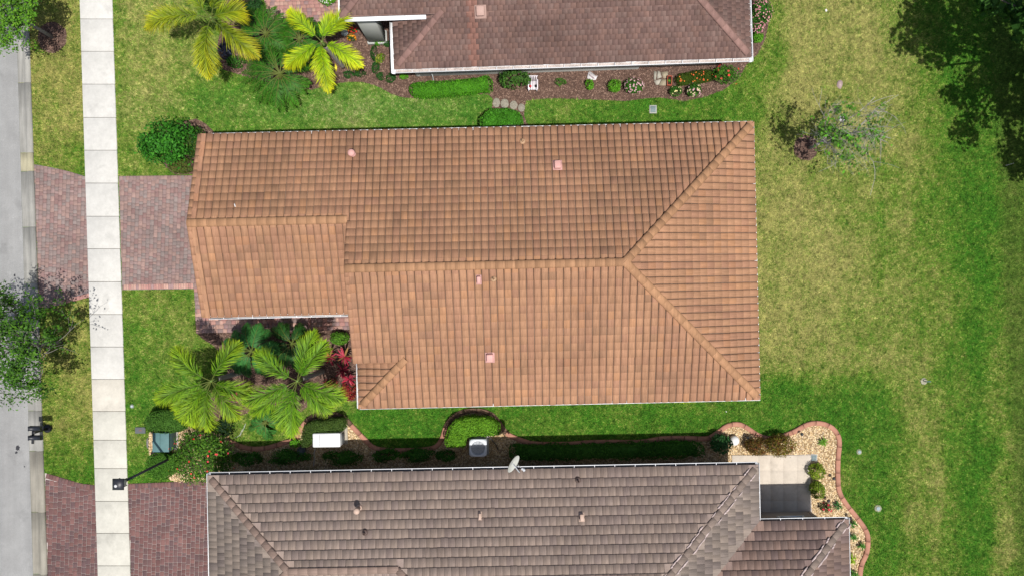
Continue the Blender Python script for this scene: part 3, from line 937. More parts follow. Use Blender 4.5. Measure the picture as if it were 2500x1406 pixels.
# gable boards between the roof levels
mb = MB()
V = [(UW + .05, VGR, zg - .2), (UW + .05, VG - .02, HE - .3), (UW + .05, LV, HE - .3), (UW + .05, LV, zroof(LH) - .1), (UW + .05, VR, zr - .1)]
V2 = [(a + .12, b, c) for a, b, c in V]
mb.add(FM.W(V + V2), [(0, 1, 2, 3, 4), (9, 8, 7, 6, 5)] + [(k, 5 + k, 5 + (k + 1) % 5, (k + 1) % 5) for k in range(5)], lin(225, 205, 180) * .55)
mb.build('gable_board', M_STUC, house); mb = MB()
V = [(UG + .4, VN - .5, HE - .5), (UG + .4, VG + .5, HE - .5), (UG + .4, VG + .5, HE), (UG + .4, VGR, zg - .12), (UG + .4, VN - .5, HE)]
V2 = [(a + .12, b, c) for a, b, c in V]
mb.add(FM.W(V + V2), [(0, 1, 2, 3, 4), (9, 8, 7, 6, 5)] + [(k, 5 + k, 5 + (k + 1) % 5, (k + 1) % 5) for k in range(5)], lin(225, 205, 180) * .55)
mb.build('gable_board', M_STUC, house); mb = MB()
V = [(UW + .03, LV + .02, HE + .0), (UW + LH, LV + .02, zroof(LH) - .1), (UW + .03, LV + .02, zroof(LH) - .1)]
V2 = [(a, b + .08, c) for a, b, c in V]
mb.add(FM.W(V + V2), [(0, 1, 2), (5, 4, 3)] + [(k, 3 + k, 3 + (k + 1) % 3, (k + 1) % 3) for k in range(3)], lin(190, 140, 105) * .55)
mb.build('gable_board', M_STUC, house)
gutter(FM, (UG + .35, VN), (UE, VN), HE + .005, (0, 1), house, lap=-.015)
gutter(FM, (UE + .06, VS), (UW, VS), HE + .005, (0, -1), house, lap=-.01)
gutter(FM, (UE, VN), (UE, VS), HE + .005, (1, 0), house, lap=-.02)
gutter(FM, (UW, VS - .02), (UW, LV), HE + .005, (-1, 0), house, lap=.03)
gutter(FM, (UG + .2, VG), (UW - .1, VG), HE + .005, (0, -1), house, lap=.045)
ws = walls(FM, [(UG + .45, VG + .45), (UW + .4, VG + .45), (UW + .4, VS + .45), (UE - .45, VS + .45), (UE - .45, VN - .45), (UG + .45, VN - .45)], HE - .12, house, lin(232, 214, 188) * .58)
for uu in (-3.5, 1.0, 6.0):
    opening(FM, ws[2], (uu, VS + .45), (1, 0), (0, -1), 1.6, 1.2, .9)
for uu in (-4.0, 2.0, 7.5):
    opening(FM, ws[4], (uu, VN - .45), (1, 0), (0, 1), 1.4, 1.1, 1.0)
for vv in (-1.5, 3.0):
    opening(FM, ws[3], (UE - .45, vv), (0, 1), (1, 0), 2.2, 2.0, .1, bars=2)
# garage door of four panels
for k in range(4):
    mb = MB(); q = FM.w(UG + .44, (VN + VG) / 2, .32 + k * .56)
    box(mb, q, (.06, 4.9, .54), FM.a, lin(228, 220, 205) * .62, .012)
    mb.build('garage_door_panel', M_PAINT, ws[5])
PK = lin(232, 178, 168) * .66
def on_n(px, py):
    z = 3.6
    for _ in range(4):
        q = P(px, py, z); u = q[0] * FM.c + q[1] * FM.s; v = -q[0] * FM.s + q[1] * FM.c
        z = HE + PITCH * ((VN - v) if v > VR else (v - VS)) + .06
    return u, v, z
for px, py in ((1361, 404), (1196, 872)):
    u, v, z = on_n(px, py); sg = 1 if v > VR else -1
    vent_box(FM, u, v, z, roof, (.27, .34, .20), PK, (-sg * math.atan(PITCH), 'X'))
u, v, z = on_n(1169, 683); vent_box(FM, u, v, z, roof, (.15, .30, .20), PK, (math.atan(PITCH), 'X'))
u, v, z = on_n(862, 377); vent_pipe(FM, u, v, z, roof, .07, .34, PK, .15)
for px, py in ((1276, 346), (1205, 681)):
    u, v, z = on_n(px, py); vent_pipe(FM, u, v, z, roof, .045, .22, (.38, .24, .14))
u, v, z = on_n(574, 502)
mb = MB(); q = FM.w(u, v, z + .03); box(mb, q, (.035, .13, .02), FM.a + .25, (.6, .6, .6), .004); mb.build('flashing_strip', M_PAINT, roof)

# ------------------------------------------------------------------ the grey-brown flat-tiled house below
FB = Frame(1.1)
BW, BE, BN, BR1, BR2 = -13.06, 10.29, -7.75, -11.42, -13.59
XW = -4.91
WE, WN = 14.08, -10.15
houseb = thing('house', 'grey brown flat-tiled hip-roofed house along the bottom edge', 'house', FB.w(-1, -11, 0))
rb1 = BN - BR1; rb2 = BN - BR2
plb = {
    'b1': ([(XW, BN), (BW, BN), (BW + rb1, BR1), (XW, BR1)], (0, BN), Nn, HE),
    'b2': ([(BE, BN), (XW, BN), (XW, BR1), (XW + rb2 - rb1, BR2), (BE - rb2, BR2)], (0, BN), Nn, HE),
    'bw': ([(BW, BN), (BW, BN - 2 * rb1), (BW + rb1, BR1)], (BW, 0), Nw, HE),
    'be': ([(BE, WN), (BE, BN), (BE - rb2, BR2), (BE - (WN - BR2), BR2)], (BE, 0), Ne, HE),
    'wn': ([(WE, WN), (BE, WN), (BE - (WN - BR2), BR2), (WE - (WN - BR2), BR2)], (0, WN), Nn, HE),
    'we': ([(WE, WN - 2 * (WN - BR2)), (WE, WN), (WE - (WN - BR2), BR2)], (WE, 0), Ne, HE),
    'mw': ([(XW, BR1), (XW, BR1 - 2 * (rb2 - rb1)), (XW + rb2 - rb1, BR2)], (XW - rb1, 0), Nw, HE),
    'fs': ([(BW, BN - 2 * rb1), (XW, BN - 2 * rb1), (XW, BR1), (BW + rb1, BR1)], (0, BN - 2 * rb1), Ns, HE),
    'ms': ([(XW, BN - 2 * rb2), (BE, BN - 2 * rb2), (BE - rb2, BR2), (XW + rb2 - rb1, BR2), (XW, BR1 - 2 * (rb2 - rb1))], (0, BN - 2 * rb2), Ns, HE),
    'ws': ([(BE - (WN - BR2), WN - 2 * (WN - BR2)), (WE, WN - 2 * (WN - BR2)), (WE - (WN - BR2), BR2), (BE - (WN - BR2), BR2)], (0, WN - 2 * (WN - BR2)), Ns, HE),
}
roofb = deck(FB, list(plb.values()), (.10, .085, .08), houseb, M_FLAT_V)
GB = [lin(172, 152, 139) * .61, lin(168, 149, 137) * .61, lin(175, 155, 141) * .61, lin(165, 146, 136) * .61, lin(171, 152, 140) * .61]
GR = [lin(155, 130, 118) * .58, lin(149, 126, 116) * .58, lin(160, 133, 120) * .58, lin(143, 121, 114) * .58]
GE = [lin(162, 147, 135) * .57, lin(155, 141, 131) * .57, lin(168, 152, 139) * .57, lin(148, 134, 126) * .57]
def colset(S, lo=.95, hi=1.05):
    def f(i, j, u, v, rg): return S[rg.integers(len(S))] * (lo + (hi - lo) * rg.random())
    return f
kb = dict(w=.30, r=.362, prof=FLATP, th=.068, stagger=.5)
lim = -13.3
btb = [
    (region_tiles(FB, plb['b1'][0], {3}, plb['b1'][1], Nn, HE, colfn=colset(GB), seed=11, **kb), M_FLAT_V),
    (region_tiles(FB, plb['b2'][0], {1}, plb['b2'][1], Nn, HE, colfn=colset(GB), seed=12, **kb), M_FLAT_V),
    (region_tiles(FB, plb['bw'][0], set(), plb['bw'][1], Nw, HE, colfn=colset(GE), seed=13, **kb), M_FLAT_U),
    (region_tiles(FB, plb['be'][0], set(), plb['be'][1], Ne, HE, colfn=colset(GE, .90, 1.10), seed=14, **kb), M_FLAT_U),
    (region_tiles(FB, plb['wn'][0], set(), plb['wn'][1], Nn, HE, colfn=colset(GR), seed=15, **kb), M_FLAT_V),
    (region_tiles(FB, plb['we'][0], set(), plb['we'][1], Ne, HE, colfn=colset(GR, .9, 1.1), seed=16, **kb), M_FLAT_U),
    (region_tiles(FB, plb['mw'][0], set(), plb['mw'][1], Nw, HE, colfn=colset(GB), seed=17, **kb), M_FLAT_U),
    (region_tiles(FB, plb['fs'][0], set(), plb['fs'][1], Ns, HE, colfn=colset(GB), seed=18, **kb), M_FLAT_V),
]
emit_tiles(roofb, btb)
capb = lambda rg: lin(172, 147, 133) * .60 * (.92 + .14 * rg.random())
capg = lambda rg: lin(162, 144, 132) * .60 * (.88 + .2 * rg.random())
cb = []
cb += cap_row(FB, (BW + .12, BN - .12, HE + .06), (BW + rb1, BR1, zroof(rb1) + .02), .15, .40, capb, 21, .0, .45)
cb += cap_row(FB, (BW, BN - 2 * rb1, HE + .02), (BW + rb1, BR1, zroof(rb1) + .02), .15, .40, capb, 22, .0, .45)
cb += cap_row(FB, (BW + rb1, BR1, zroof(rb1) + .02), (XW, BR1, zroof(rb1) + .02), .15, .40, capb, 23, .0, .45)
cb += cap_row(FB, (XW, BR1, zroof(rb1)), (XW + rb2 - rb1, BR2, zroof(rb2)), .15, .40, capb, 24, .0, .45)
cb += cap_row(FB, (BE - .12, BN - .12, HE + .06), (BE - rb2, BR2, zroof(rb2) + .02), .14, .40, capg, 25, .0, .45)
cb += cap_row(FB, (WE - .12, WN - .12, HE + .06), (WE - (WN - BR2), BR2, zroof(WN - BR2) + .02), .14, .40, capg, 26, .0, .45)
emit_caps(roofb, cb, M_FLAT_U)
# pale mortar squeezed out along the two right-hand hips
def mortar(F, p0, p1, off, seed):
    rg = np.random.default_rng(seed); p0 = np.array(p0); p1 = np.array(p1)
    d = p1 - p0; L = np.linalg.norm(d); d /= L; sd = np.array([d[1], -d[0], 0]); sd /= np.linalg.norm(sd)
    mb = MB(); s = 0
    while s < L:
        ln = .12 + .3 * rg.random()
        if rg.random() < .72:
            a = p0 + d * s + sd * (off + rg.normal(0, .012)); b = a + d * ln
            w = .026 + .02 * rg.random()
            pts = [a, (a + b) / 2 + sd * rg.normal(0, .01), b]
            tube(mb, F.W(np.array(pts)), [w * .6, w, w * .6], 5, lin(225, 205, 200) * .62)
        s += ln * .9
    mb.build('mortar_line', M_STONE, roofb, kind='stuff')
for off in (.175, -.175):
    mortar(FB, (BE, BN, HE + .035), (BE - rb2, BR2, zroof(rb2) + .035), off, 5)
    mortar(FB, (WE, WN, HE + .035), (WE - (WN - BR2), BR2, zroof(WN - BR2) + .035), off, 6)
gutter(FB, (BW, BN), (BE, BN), HE - .02, (0, 1), houseb, w=.15, lap=.06, hang=.85, shade_dirt=(.022, .026, .034))  # near-black strip paints in the shade inside the trough
gutter(FB, (BW, BN - 2 * rb1), (BW, BN + .1), HE - .02, (-1, 0), houseb, lap=.03)
gutter(FB, (BE, BN + .1), (BE, WN), HE - .02, (1, 0), houseb, lap=.03)
gutter(FB, (BE + .02, WN), (WE, WN), HE - .02, (0, 1), houseb, lap=.06, hang=.8, shade_dirt=(.03, .033, .04))  # trough shade painted on the wing gutter too
gutter(FB, (WE, WN + .1), (WE, WN - 2 * (WN - BR2)), HE - .02, (1, 0), houseb, lap=.03)
wsb = walls(FB, [(BW + .45, BN - 2 * rb1 + .4), (XW, BN - 2 * rb1 + .4), (XW, BN - 2 * rb2 + .4), (BE - .45, BN - 2 * rb2 + .4), (BE - .45, WN - 2 * (WN - BR2) + .4), (WE - .45, WN - 2 * (WN - BR2) + .4), (WE - .45, WN - .45), (BE - .45, WN - .45), (BE - .45, BN - .5), (BW + .45, BN - .5)], HE - .14, houseb, lin(200, 182, 165) * .55)
opening(FB, wsb[6], (12.4, WN - .45), (1, 0), (0, 1), 1.1, 1.1, .9, bars=0)
for uu in (-9.0, -4.0, 1.0, 6.0):
    opening(FB, wsb[8], (uu, BN - .5), (1, 0), (0, 1), 1.4, 1.1, 1.0)
def on_b(px, py):
    z = 3.6
    for _ in range(4):
        q = P(px, py, z); u = q[0] * FB.c + q[1] * FB.s; v = -q[0] * FB.s + q[1] * FB.c
        z = HE + PITCH * (BN - v) + .04
    return u, v, z
PB = lin(226, 196, 176) * .6
u, v, z = on_b(877, 1238); vent_pipe(FB, u, v, z, roofb, .08, .52, PB, .13)
u, v, z = on_b(1172, 1258); vent_box(FB, u, v, z, roofb, (.11, .26, .22), PB, (-math.atan(PITCH), 'X'))
u, v, z = on_b(1420, 1261); vent_box(FB, u, v, z, roofb, (.17, .28, .22), PB, (-math.atan(PITCH), 'X'))
for px, py in ((891, 1299), (1411, 1171)):
    u, v, z = on_b(px, py); vent_pipe(FB, u, v, z, roofb, .045, .24, (.10, .07, .06))

# ------------------------------------------------------------------ the dark shingled house above
FT = Frame(1.9)
TWs, TE, TS, TU, TV = -4.67, 10.47, 9.50, -6.74, 11.50
TRv = 16.4
houset = thing('house', 'weathered reddish brown roofed house at the top edge with wide white gutters', 'house', FT.w(3, 12, 0))
lt = TV - TS; ht = TRv - TS
plt = {
    't1': ([(TWs, TS), (TE, TS), (TE - lt, TV), (TWs + lt, TV)], (0, TS), Ns, HE),
    't2': ([(TU, TV), (TE - lt, TV), (TE - ht, TRv), (TU + TRv - TV, TRv)], (0, TS), Ns, HE),
    't3': ([(TWs, TV), (TWs, TS), (TWs + lt, TV)], (TWs, 0), Nw, HE),
    't4': ([(TE, TS), (TE, TS + 2 * ht), (TE - ht, TRv)], (TE, 0), Ne, HE),
    't5': ([(TU, TV + 2 * (TRv - TV)), (TU, TV), (TU + TRv - TV, TRv)], (TU, 0), Nw, HE + PITCH * lt),
    't6': ([(TE, TS + 2 * ht), (TU, TV + 2 * (TRv - TV)), (TU + TRv - TV, TRv), (TE - ht, TRv)], (0, TS + 2 * ht), Nn, HE),
}
rooft = deck(FT, list(plt.values()), (.09, .06, .055), houset, M_SHIN)
SH = [lin(143, 114, 104) * .60, lin(139, 111, 102) * .60, lin(147, 116, 105) * .60, lin(135, 108, 100) * .60, lin(143, 117, 108) * .60]
STAIN_U = -1.32
def col_shin(i, j, u, v, rg):
    c = SH[rg.integers(5)] * (.94 + .11 * rg.random())
    k = fbm(N4, u * .45 + 3, v * 1.1)
    c = c * (.76 + .46 * k)
    if abs(u - STAIN_U - .05) < .20 and v < 12.3:          # rust-washed streak under the vent
        c = c * .3 + lin(178, 128, 112) * .58 * .7
    return c
kt = dict(w=.235, r=.205, prof=FLATP, th=.028, stagger=.5, colfn=col_shin)
VCUT = 13.0
btt = [
    (region_tiles(FT, plt['t1'][0], {2}, (0, TS), Ns, HE, seed=31, **kt), M_SHIN),
    (region_tiles(FT, [(TU, TV), (TE - lt, TV), (TE - (VCUT - TS), VCUT), (TU + VCUT - TV, VCUT)], {2}, (0, TS), Ns, HE, seed=32, **kt), M_SHIN),
    (region_tiles(FT, plt['t3'][0], set(), (TWs, 0), Nw, HE, seed=33, **kt), M_SHIN),
    (region_tiles(FT, [(TE, TS), (TE, VCUT + 1.5), (TE - (VCUT - TS), VCUT + 1.5), (TE - (VCUT - TS), VCUT)], {1}, (TE, 0), Ne, HE, seed=34, **kt), M_SHIN),
    (region_tiles(FT, [(TU, VCUT + 1.0), (TU, TV), (TU + 2.6, TV + 2.6)], {2}, (TU, 0), Nw, HE + PITCH * lt, seed=35, **kt), M_SHIN),
]
emit_tiles(rooft, btt)
capt = lambda rg: lin(170, 134, 124) * .58 * (.92 + .12 * rg.random())
ct = cap_row(FT, (TWs + .12, TS + .12, HE + .06), (TWs + lt + .1, TV + .1, zroof(lt) + .03), .14, .40, capt, 41, .0, .5)
ct += cap_row(FT, (TE - .12, TS + .12, HE + .06), (TE - ht, TRv, zroof(ht) + .02), .15, .40, capt, 42, .0, .5)
ct += cap_row(FT, (TU, TV, zroof(lt) + .02), (TU + TRv - TV, TRv, zroof(ht) + .02), .15, .40, capt, 43, .0, .5)
emit_caps(rooft, ct, M_SHIN)
gutter(FT, (TE, TS), (TWs, TS), HE - .03, (0, -1), houset, w=.16, lap=.09, hang=.72, mat=M_DIRTY, shade_dirt=(.40, .35, .32))
gutter(FT, (TWs, TS - .19), (TWs, TV), HE - .03, (-1, 0), houset, w=.14, lap=.08, hang=.72, mat=M_DIRTY)
gutter(FT, (TE, TS + 2 * ht), (TE, TS - .19), HE - .03, (1, 0), houset, w=.12, lap=.06, hang=.75, mat=M_PAINT)
gutter(FT, (TWs + lt - .55, TV), (TU, TV), HE + PITCH * lt - .03, (0, -1), houset, w=.15, lap=.08, hang=.72, mat=M_PAINT)
gutter(FT, (TU, TV - .1), (TU, TV + 6), HE + PITCH * lt - .03, (-1, 0), houset, w=.11, lap=.06, hang=.8, mat=M_PAINT)
mb = MB()
V = [(TWs + .03, TV + .02, HE), (TWs + lt, TV + .02, zroof(lt) - .12), (TWs + .03, TV + .02, zroof(lt) - .12)]
V2 = [(a, b + .08, c) for a, b, c in V]
mb.add(FT.W(V + V2), [(0, 1, 2), (5, 4, 3)] + [(k, 3 + k, 3 + (k + 1) % 3, (k + 1) % 3) for k in range(3)], lin(215, 212, 205) * .55)
mb.build('gable_board', M_STUC, houset)
WTc = lin(226, 228, 222) * .58
wst = walls(FT, [(TWs + .55, TS + .45), (6.2, TS + .45), (6.2, TS + .75), (TE - .55, TS + .75), (TE - .55, TS + 2 * ht - .5), (TU + .5, TS + 2 * ht - .5), (TU + .5, TV + 1.6), (TWs + .55, TV + 1.6)], HE - .16, houset, WTc)
# dark screened lanai opening between white posts
for k in range(4):
    u0 = 6.55 + k * .84
    opening(FT, wst[2], (u0 + .35, TS + .75), (1, 0), (0, -1), .74, 2.0, .25, glass=(.015, .018, .018), bars=0)
mb = MB(); q = FT.w(8.0, TS + .66, .12); box(mb, q, (3.6, .22, .24), FT.a, WTc, .02); mb.build('sill', M_PAINT, wst[2])
for uu in (-2.6, .4, 3.4):
    opening(FT, wst[0], (uu, TS + .45), (1, 0), (0, -1), 1.3, 1.1, 1.0)
# pale porch pier by the entry and a downpipe
mb = MB(); q = FT.w(-5.85, TV + .28, 1.78); box(mb, q, (.80, .5, 3.5), FT.a, WTc, .02)
q = FT.w(-5.85, TV + .28, .12); box(mb, q, (.9, .6, .24), FT.a, WTc, .02)
mb.build('porch_pier', M_STUC, houset)
mb = MB()
tube(mb, FT.W(np.array([(-3.35, TS - .02, HE - .16), (-3.35, TS + .2, HE - .5), (-3.35, TS + .38, HE - .75), (-3.35, TS + .39, .25), (-3.30, TS + .12, .08)])), .035, 8, (.36, .37, .37))
mb.build('downpipe', M_PAINT, houset)
def on_t(px, py):
    z = 3.6
    for _ in range(4):
        q = P(px, py, z); u = q[0] * FT.c + q[1] * FT.s; v = -q[0] * FT.s + q[1] * FT.c
        z = HE + PITCH * (v - TS) + .03
    return u, v, z
u, v, z = on_t(1173, 30); vent_box(FT, u, v, z, rooft, (.34, .40, .22), lin(206, 170, 156) * .6, (math.atan(PITCH), 'X'))
# ================================================================== VEGETATION
def leafcloud(mb, pts, out, size, cols, rg, aspect=.55, spread=.6, fold=.0):
    """one diamond leaf (two triangles) per point; out: outward directions"""
    n = len(pts)
    if n == 0: return
    nrm = out + rg.normal(0, spread, (n, 3)); nrm /= np.linalg.norm(nrm, axis=1)[:, None] + 1e-9
    r = rg.normal(0, 1, (n, 3)); a = np.cross(nrm, r); a /= np.linalg.norm(a, axis=1)[:, None] + 1e-9
    b = np.cross(nrm, a)
    s = (size * (.65 + .7 * rg.random(n)))[:, None]
    V = np.stack([pts - a * s * .5, pts + b * s * aspect * .5 - nrm * s * .06, pts + a * s * .5 - nrm * s * .10, pts - b * s * aspect * .5 - nrm * s * .06], 1).reshape(-1, 3)
    Fc = (np.arange(n) * 4)[:, None] + np.array([[0, 1, 2, 3]])
    mb.add(V, Fc, np.repeat(cols, 4, 0))

def pick(cols, n, rg, var=.25):
    cols = np.array(cols)
    w = rg.random((n, 1)); i = rg.integers(0, len(cols), n); j = rg.integers(0, len(cols), n)
    return (cols[i] * w + cols[j] * (1 - w)) * (1 - var / 2 + var * rg.random((n, 1)))

GREEN = [(.030, .115, .012), (.045, .150, .016), (.065, .19, .022), (.022, .085, .012)]
BRIGHT = [(.09, .27, .015), (.12, .33, .02), (.07, .22, .015)]
DARKG = [(.016, .055, .014), (.022, .075, .016), (.030, .095, .018)]
LIME = [(.24, .36, .02), (.32, .42, .03), (.16, .28, .02)]
OLIVE = [(.07, .13, .018), (.10, .16, .022), (.05, .10, .016)]

def stems(root, base, cen, rad, k, rg, col=(.10, .075, .05), r0=.02):
    for i in range(k):
        a = rg.uniform(0, 2 * np.pi)
        d = np.array([math.cos(a) * rad[0] * .55, math.sin(a) * rad[1] * .55, rad[2] * .5])
        p0 = base + np.array([math.cos(a) * .04, math.sin(a) * .04, 0]); p2 = cen + d; p1 = (p0 + p2) / 2 + rg.normal(0, .05, 3)
        mb = MB(); tube(mb, [p0, p1, p2], [r0, r0 * .8, r0 * .4], 5, col)
        mb.build('stem', M_BARK, root)

def shrub(name, label, cat, px, py, rx, ry, h, leaf=.08, cols=GREEN, dens=1.0, flowers=None, group=None, seed=0, lump=.22, low=.0, nstem=3, spread=.6):
    rg = np.random.default_rng(seed + 1000)
    top = P(px, py, h * .7); base = np.array([top[0], top[1], 0.0])
    root = thing(name, label, cat, base, group)
    rx /= PXM; ry /= PXM
    cz = h * .5 + low; rz = h * .5
    cen = base + np.array([0, 0, cz])
    area = 4 * np.pi * (((rx * ry) ** 1.6 + (rx * rz) ** 1.6 + (ry * rz) ** 1.6) / 3) ** (1 / 1.6)
    n = int(min(9000, dens * 1.5 * area / (leaf * leaf * .5)))
    ncl = int(max(8, area / (leaf * 4.2) ** 2))
    cd = rg.normal(0, 1, (ncl, 3)); cd[:, 2] = cd[:, 2] + .35; cd /= np.linalg.norm(cd, axis=1)[:, None]
    cr = 1 - lump * rg.random(ncl)
    k = rg.integers(0, ncl, n)
    d = cd[k] + rg.normal(0, .16 + .9 * leaf / max(rx, ry), (n, 3)); d /= np.linalg.norm(d, axis=1)[:, None]
    rad = cr[k] * (1 - np.abs(rg.normal(0, .10, n))) + rg.normal(0, .02, n)
    rad = np.where(rg.random(n) < .05, rad * rg.uniform(1.08, 1.28, n), rad)
    pts = cen + d * rad[:, None] * np.array([rx, ry, rz])
    pts[:, 2] = np.maximum(pts[:, 2], .03)
    tone = (.82 + .36 * rg.random(ncl))[k][:, None]
    mb = MB(); leafcloud(mb, pts, d + np.array([0, 0, .4]), leaf, pick(cols, n, rg) * tone, rg, spread=spread)
    mb.build('foliage', M_LEAF, root, kind='stuff')
    stems(root, base, cen, (rx, ry, rz), nstem, rg)
    if flowers:
        fc, fn, fs = flowers
        for q in range(fn):
            dd = rg.normal(0, 1, 3); dd[2] = abs(dd[2]) + .25; dd /= np.linalg.norm(dd)
            p = cen + dd * np.array([rx, ry, rz]) * 1.02
            c = np.array(fc[rg.integers(len(fc))]) * (.8 + .35 * rg.random())
            mb = MB()
            tone_ = dd
            for m in range(5):
                a = m * 2 * np.pi / 5 + rg.random() * .5
                u = np.cross(dd, [.3, .2, 1]); u /= np.linalg.norm(u); w = np.cross(dd, u)
                e = u * math.cos(a) + w * math.sin(a); g = np.cross(dd, e)
                mb.add([p, p + e * fs * .6 + g * fs * .4 + dd * .01, p + e * fs + dd * fs * .25, p + e * fs * .6 - g * fs * .4 + dd * .01], [(0, 3, 2, 1)], c)
            mb.build('flower', M_LEAF, root)
    return root

def hedge(name, label, cat, poly, h, leaf=.07, cols=GREEN, dens=1.0, group=None, seed=0, flowers=None, rough=.05, zpx=None):
    """clipped hedge over a pixel outline (seen at its top)"""
    rg = np.random.default_rng(seed + 2000)
    W = np.array([P(a, b, h if zpx is None else zpx)[:2] for a, b in poly])
    if earea(W) < 0: W = W[::-1]
    c = W.mean(0); root = thing(name, label, cat, (c[0], c[1], 0), group)
    per = np.linalg.norm(np.roll(W, -1, 0) - W, axis=1)
    x0, y0 = W.min(0); x1, y1 = W.max(0)
    A = abs(earea(W))
    nt = int(dens * 2.2 * A / (leaf * leaf * .5)); q = np.stack([rg.uniform(x0, x1, int(nt * (x1 - x0) * (y1 - y0) / A)), ], 1)
    q = np.stack([q[:, 0], rg.uniform(y0, y1, len(q))], 1); q = q[inpoly(q, W)]
    hz = h + (fbm(N1, q[:, 0] * 3 + seed, q[:, 1] * 3) - .5) * rough * 4 - np.abs(rg.normal(0, .05, len(q)))
    pt = np.concatenate([q, hz[:, None]], 1); ot = np.tile([0, 0, 1.0], (len(pt), 1))
    ns = int(dens * 1.3 * per.sum() * h / (leaf * leaf * .5))
    e = rg.choice(len(W), ns, p=per / per.sum()); t = rg.random(ns)[:, None]
    s = W[e] * (1 - t) + np.roll(W, -1, 0)[e] * t
    d = (np.roll(W, -1, 0) - W)[e]; nn = np.stack([d[:, 1], -d[:, 0]], 1); nn /= np.linalg.norm(nn, axis=1)[:, None]
    zz = h * np.sqrt(rg.random(ns))
    bul = .03 + (fbm(N2, s[:, 0] * 4, s[:, 1] * 4 + zz * 3) - .4) * rough * 2.5
    ps = np.concatenate([s + nn * bul[:, None], zz[:, None]], 1); os_ = np.concatenate([nn, np.full((ns, 1), .5)], 1)
    pts = np.concatenate([pt, ps]); out = np.concatenate([ot, os_])
    tone = (.72 + .6 * fbm(N3, pts[:, 0] * 4.5, pts[:, 1] * 4.5 + pts[:, 2] * 2))[:, None]
    mb = MB(); leafcloud(mb, pts, out, leaf, pick(cols, len(pts), rg) * tone, rg, spread=.75)
    mb.build('foliage', M_LEAF, root, kind='stuff')
    cc = np.array(cols).mean(0)
    inn = c + (W - c) * .94
    m = len(W)
    mb = MB(); mb.add([(p[0], p[1], .02) for p in inn] + [(p[0], p[1], h - .10) for p in inn], [tuple(range(m, 2 * m))] + [(k, (k + 1) % m, m + (k + 1) % m, m + k) for k in range(m)], cc * .8)
    mb.build('inner_twigs', M_BARK, root, kind='stuff')
    if flowers:
        fc, fn, fs = flowers
        for p in pt[rg.choice(len(pt), fn)]:
            mb = MB(); col = np.array(fc[rg.integers(len(fc))]) * (.85 + .3 * rg.random())
            for k in range(5):
                a = k * 1.2566 + rg.random()
                e1 = np.array([math.cos(a), math.sin(a), .3]) * fs; g = np.array([-math.sin(a), math.cos(a), 0]) * fs * .4
                mb.add([p + [0, 0, .03], p + e1 * .6 + g + [0, 0, .03], p + e1 + [0, 0, .03], p + e1 * .6 - g + [0, 0, .03]], [(0, 3, 2, 1)], col)
            mb.build('flower', M_LEAF, root)
    return root

# ------------------------------------------------------------------ palms
def frond_mesh(mb, pts, leaf_len, rows, n, c0, c1, rg, lw=.045, rachis=(.12, .15, .03), droop=.35, start=.16, plume=True):
    """one feather frond along a polyline of points"""
    pts = np.asarray(pts, float)
    s = np.concatenate([[0], np.cumsum(np.linalg.norm(np.diff(pts, axis=0), axis=1))]); L = s[-1]
    tube(mb, pts, np.linspace(.024, .006, len(pts)), 5, rachis, cap=False)
    N = n * rows
    t = start + (1 - start) * (np.arange(N) // rows + rg.random(N) * .8) / n
    t = np.clip(t, 0, .995)
    p = np.stack([np.interp(t * L, s, pts[:, k]) for k in range(3)], 1)
    p2 = np.stack([np.interp(np.clip(t * L + .05, 0, L), s, pts[:, k]) for k in range(3)], 1)
    p1 = np.stack([np.interp(np.clip(t * L - .05, 0, L), s, pts[:, k]) for k in range(3)], 1)
    d = p2 - p1; d /= np.linalg.norm(d, axis=1)[:, None]
    side = np.cross(d, [0, 0, 1.0]); side /= np.linalg.norm(side, axis=1)[:, None] + 1e-9
    up = np.cross(side, d)
    sgn = np.where(np.arange(N) % 2 == 0, 1.0, -1.0)
    ang = (rg.uniform(-.9, 1.25, N) if plume else rg.normal(.12, .12, N))        # lift out of the frond plane
    dirv = side * (sgn * np.cos(ang))[:, None] + up * np.sin(ang)[:, None]
    fw = (rg.uniform(.45, .95, N) + .5 * t)[:, None]
    dirv = dirv + d * fw; dirv /= np.linalg.norm(dirv, axis=1)[:, None]
    env = np.clip(np.sin(np.clip((t - start) / (1 - start), 0, 1) * np.pi * .86 + .38), .25, 1)
    ln = leaf_len * env * (.8 + .35 * rg.random(N))
    wv = np.cross(dirv, up); wv /= np.linalg.norm(wv, axis=1)[:, None] + 1e-9
    w = lw * (.7 + .5 * rg.random(N))[:, None]
    m = p + dirv * (ln * .55)[:, None] - np.array([0, 0, 1]) * (ln * droop * .12)[:, None]
    e = p + dirv * ln[:, None] - np.array([0, 0, 1]) * (ln * droop * .6)[:, None]
    V = np.stack([p - wv * w * .35, p + wv * w * .35, m + wv * w * .5, m - wv * w * .5, e], 1).reshape(-1, 3)
    b = (np.arange(N) * 5)[:, None]
    mix = np.clip(t * .9 + rg.normal(0, .12, N), 0, 1)[:, None]
    ca = np.asarray(c0) * (1 - mix) + np.asarray(c1) * mix
    ca = ca * (.55 + .8 * rg.random((N, 1)))
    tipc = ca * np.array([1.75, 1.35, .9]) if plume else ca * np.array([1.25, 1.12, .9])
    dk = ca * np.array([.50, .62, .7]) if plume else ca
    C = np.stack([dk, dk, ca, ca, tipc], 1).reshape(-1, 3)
    k0 = mb.n
    mb.add(V, b + np.array([[0, 1, 2, 3]]), C)
    mb.idx.append((b + np.array([[3, 2, 4]]) + k0).reshape(-1)); mb.cnt.append(np.full(N, 3))

def curve(a, c, b, n=9):
    t = np.linspace(0, 1, n)[:, None]
    a, c, b = map(lambda q: np.asarray(q, float), (a, c, b))
    return a * (1 - t) ** 2 + 2 * c * t * (1 - t) + b * t * t

